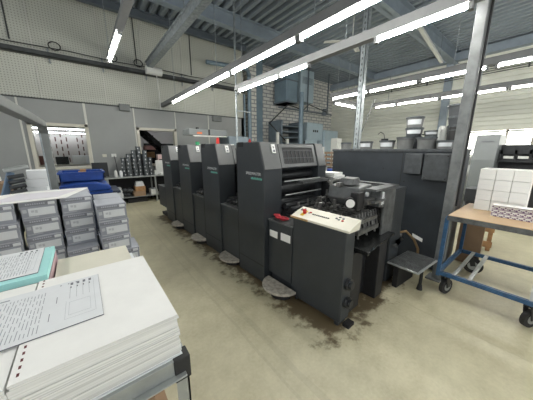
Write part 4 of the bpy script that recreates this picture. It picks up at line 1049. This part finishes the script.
# form sheets lying on top
def form(x0, y0, w, h, z, rz, label, seed, dense):
    random.seed(seed)
    o = empty('printed_form', (x0, y0, z), rz); tag(o, label, 'form')
    MB().box((0, 0, 0), (w, h, .0025)).build('sheet', M_paper2, o)
    b = MB(); zt = .0026; T = .0003
    def r(a, c, e, g): b.box((a, c, zt), (e, g, zt+T))
    # column headings and rows of lines in the left portion
    x = w*.04
    while x < w*dense:
        y = .02
        while y < h*.86:
            l = random.uniform(.012, .045)
            r(x, y, x+.0018, min(h*.86, y+l)); y += l+random.uniform(.004, .02)
        x += .0085
    for i in range(5): r(w*.05+i*.035, h*.90, w*.05+i*.035+.022, h*.925)
    b.build('print_lines', mat('print_mid_grey', (.30, .32, .34), .8), o)
    b = MB()
    for i in range(5): r(w*dense+.03+i*.022, h*.925, w*dense+.034+i*.022, h*.945)
    for i in range(4):
        r(w*.80+i*.018, h*.88, w*.80+i*.018+.008, h*.945)
        r(w*.80+i*.018, h*.80, w*.80+i*.018+.004, h*.84)
        r(w*.80+i*.018, h*.55, w*.80+i*.018+.0007, h*.86)
    r(w*.72, h*.52, w*.724, h*.66); r(w*.69, h*.2, w*.694, h*.34)
    b.build('print_marks', M_ink, o)
    b = MB()
    x0_, x1_, y0_, y1_ = w*.80, w*.93, h*.20, h*.46
    r(x0_, y0_, x1_, y0_+.0008); r(x0_, y1_, x1_, y1_+.0008); r(x0_, y0_, x0_+.0008, y1_); r(x1_, y0_, x1_+.0008, y1_)
    r(w*.78, h*.14, w*.96, h*.142); r(w*.96, h*.14, w*.962, h*.95); r(w*.78, h*.14, w*.782, h*.5)
    b.build('print_frame', M_inkl, o)
    MB().box((0, -.001, 0), (w, 0, .0025)).box((w, 0, 0), (w+.001, h, .0025)).build('dark_edge', M_ink, o)
    return o
form(-.435, .80, .425, .30, 1.001, R(0), 'printed form sheet lying on the large white stack', 4, .66)
random.seed(21)
CB = pile(-.16, .135, 1.195, 1.50, .859, .955, 9, .003, 'board_stack', 'cream board stack behind the large white stack', mt=layer_mat('cream_layers', (.42, .40, .33), (.6, .58, .48)), top=M_creamc)
CBt = tag(MB().box((-.62, 1.21, .859), (-.168, 1.56, .985)).build('paper_stack', layer_mat('mauve_layers', (.30, .17, .19), (.48, .34, .36)), bev=.001), 'mauve paper stack under the teal sheets', 'paper stack')
tag(MB().box((-.625, 1.205, .986), (-.17, 1.562, 1.012)).build('paper_stack', M_teal, bev=.001), 'teal paper stack at the left edge under a printed form', 'paper stack')
form(-.62, 1.232, .42, .315, 1.013, R(1), 'printed form sheet lying on the teal paper stack', 8, .92)

# each loose piece of these parts becomes a part of its own
def islands(o):
    me = o.data; n = len(me.vertices); par = list(range(n))
    def f(a):
        while par[a] != a: par[a] = par[par[a]]; a = par[a]
        return a
    for e in me.edges:
        a, b = f(e.vertices[0]), f(e.vertices[1])
        if a != b: par[a] = b
    groups = {}
    for v in range(n): groups.setdefault(f(v), []).append(v)
    if len(groups) < 2: return
    sm = any(p.use_smooth for p in me.polygons)
    for k, (g, vs) in enumerate(groups.items()):
        mp = {v: i for i, v in enumerate(vs)}; st = set(vs)
        fs = [[mp[v] for v in p.vertices] for p in me.polygons if p.vertices[0] in st]
        m2 = bpy.data.meshes.new(o.name.split('.')[0]); m2.from_pydata([me.vertices[v].co[:] for v in vs], [], fs)
        for mm in me.materials: m2.materials.append(mm)
        if sm:
            for p in m2.polygons: p.use_smooth = True
            m2.set_sharp_from_angle(angle=R(40))
        if k == 0: first_mesh = m2
        else:
            c = o.copy(); c.data = m2; COL.objects.link(c)
            for kd in []: pass
    o.data = first_mesh
for o in [o for o in bpy.data.objects if o.type == 'MESH' and o.parent and o.name.split('.')[0] in ('hanger', 'end_cap', 'feed_mechanism', 'adjusting_knob', 'roller', 'guard_bar', 'screw', 'cross_slat', 'slat', 'slats', 'levelling_foot', 'feed_table_rollers', 'keys', 'key_red', 'switch', 'conduits', 'clamp', 'tread', 'pale_plates')]:
    islands(o)

# ------------------------------------------------------------------ world, camera
w = bpy.data.worlds.new('World'); SC.world = w; w.use_nodes = True
bg = w.node_tree.nodes['Background']; bg.inputs['Color'].default_value = (.92, .96, 1.0, 1); bg.inputs['Strength'].default_value = .75
cam = bpy.data.cameras.new('Camera'); co = bpy.data.objects.new('Camera', cam); COL.objects.link(co); SC.camera = co
cam.sensor_width = 36; cam.lens = 36*230/533; cam.clip_start = .02
co.location = (0, 0, 1.5); co.rotation_euler = (R(90-12.3), 0, R(-38.4))
vs = SC.view_settings; vs.view_transform = 'Standard'; vs.look = 'None'; vs.exposure = 0.32; vs.gamma = 1; vs.use_curve_mapping = False
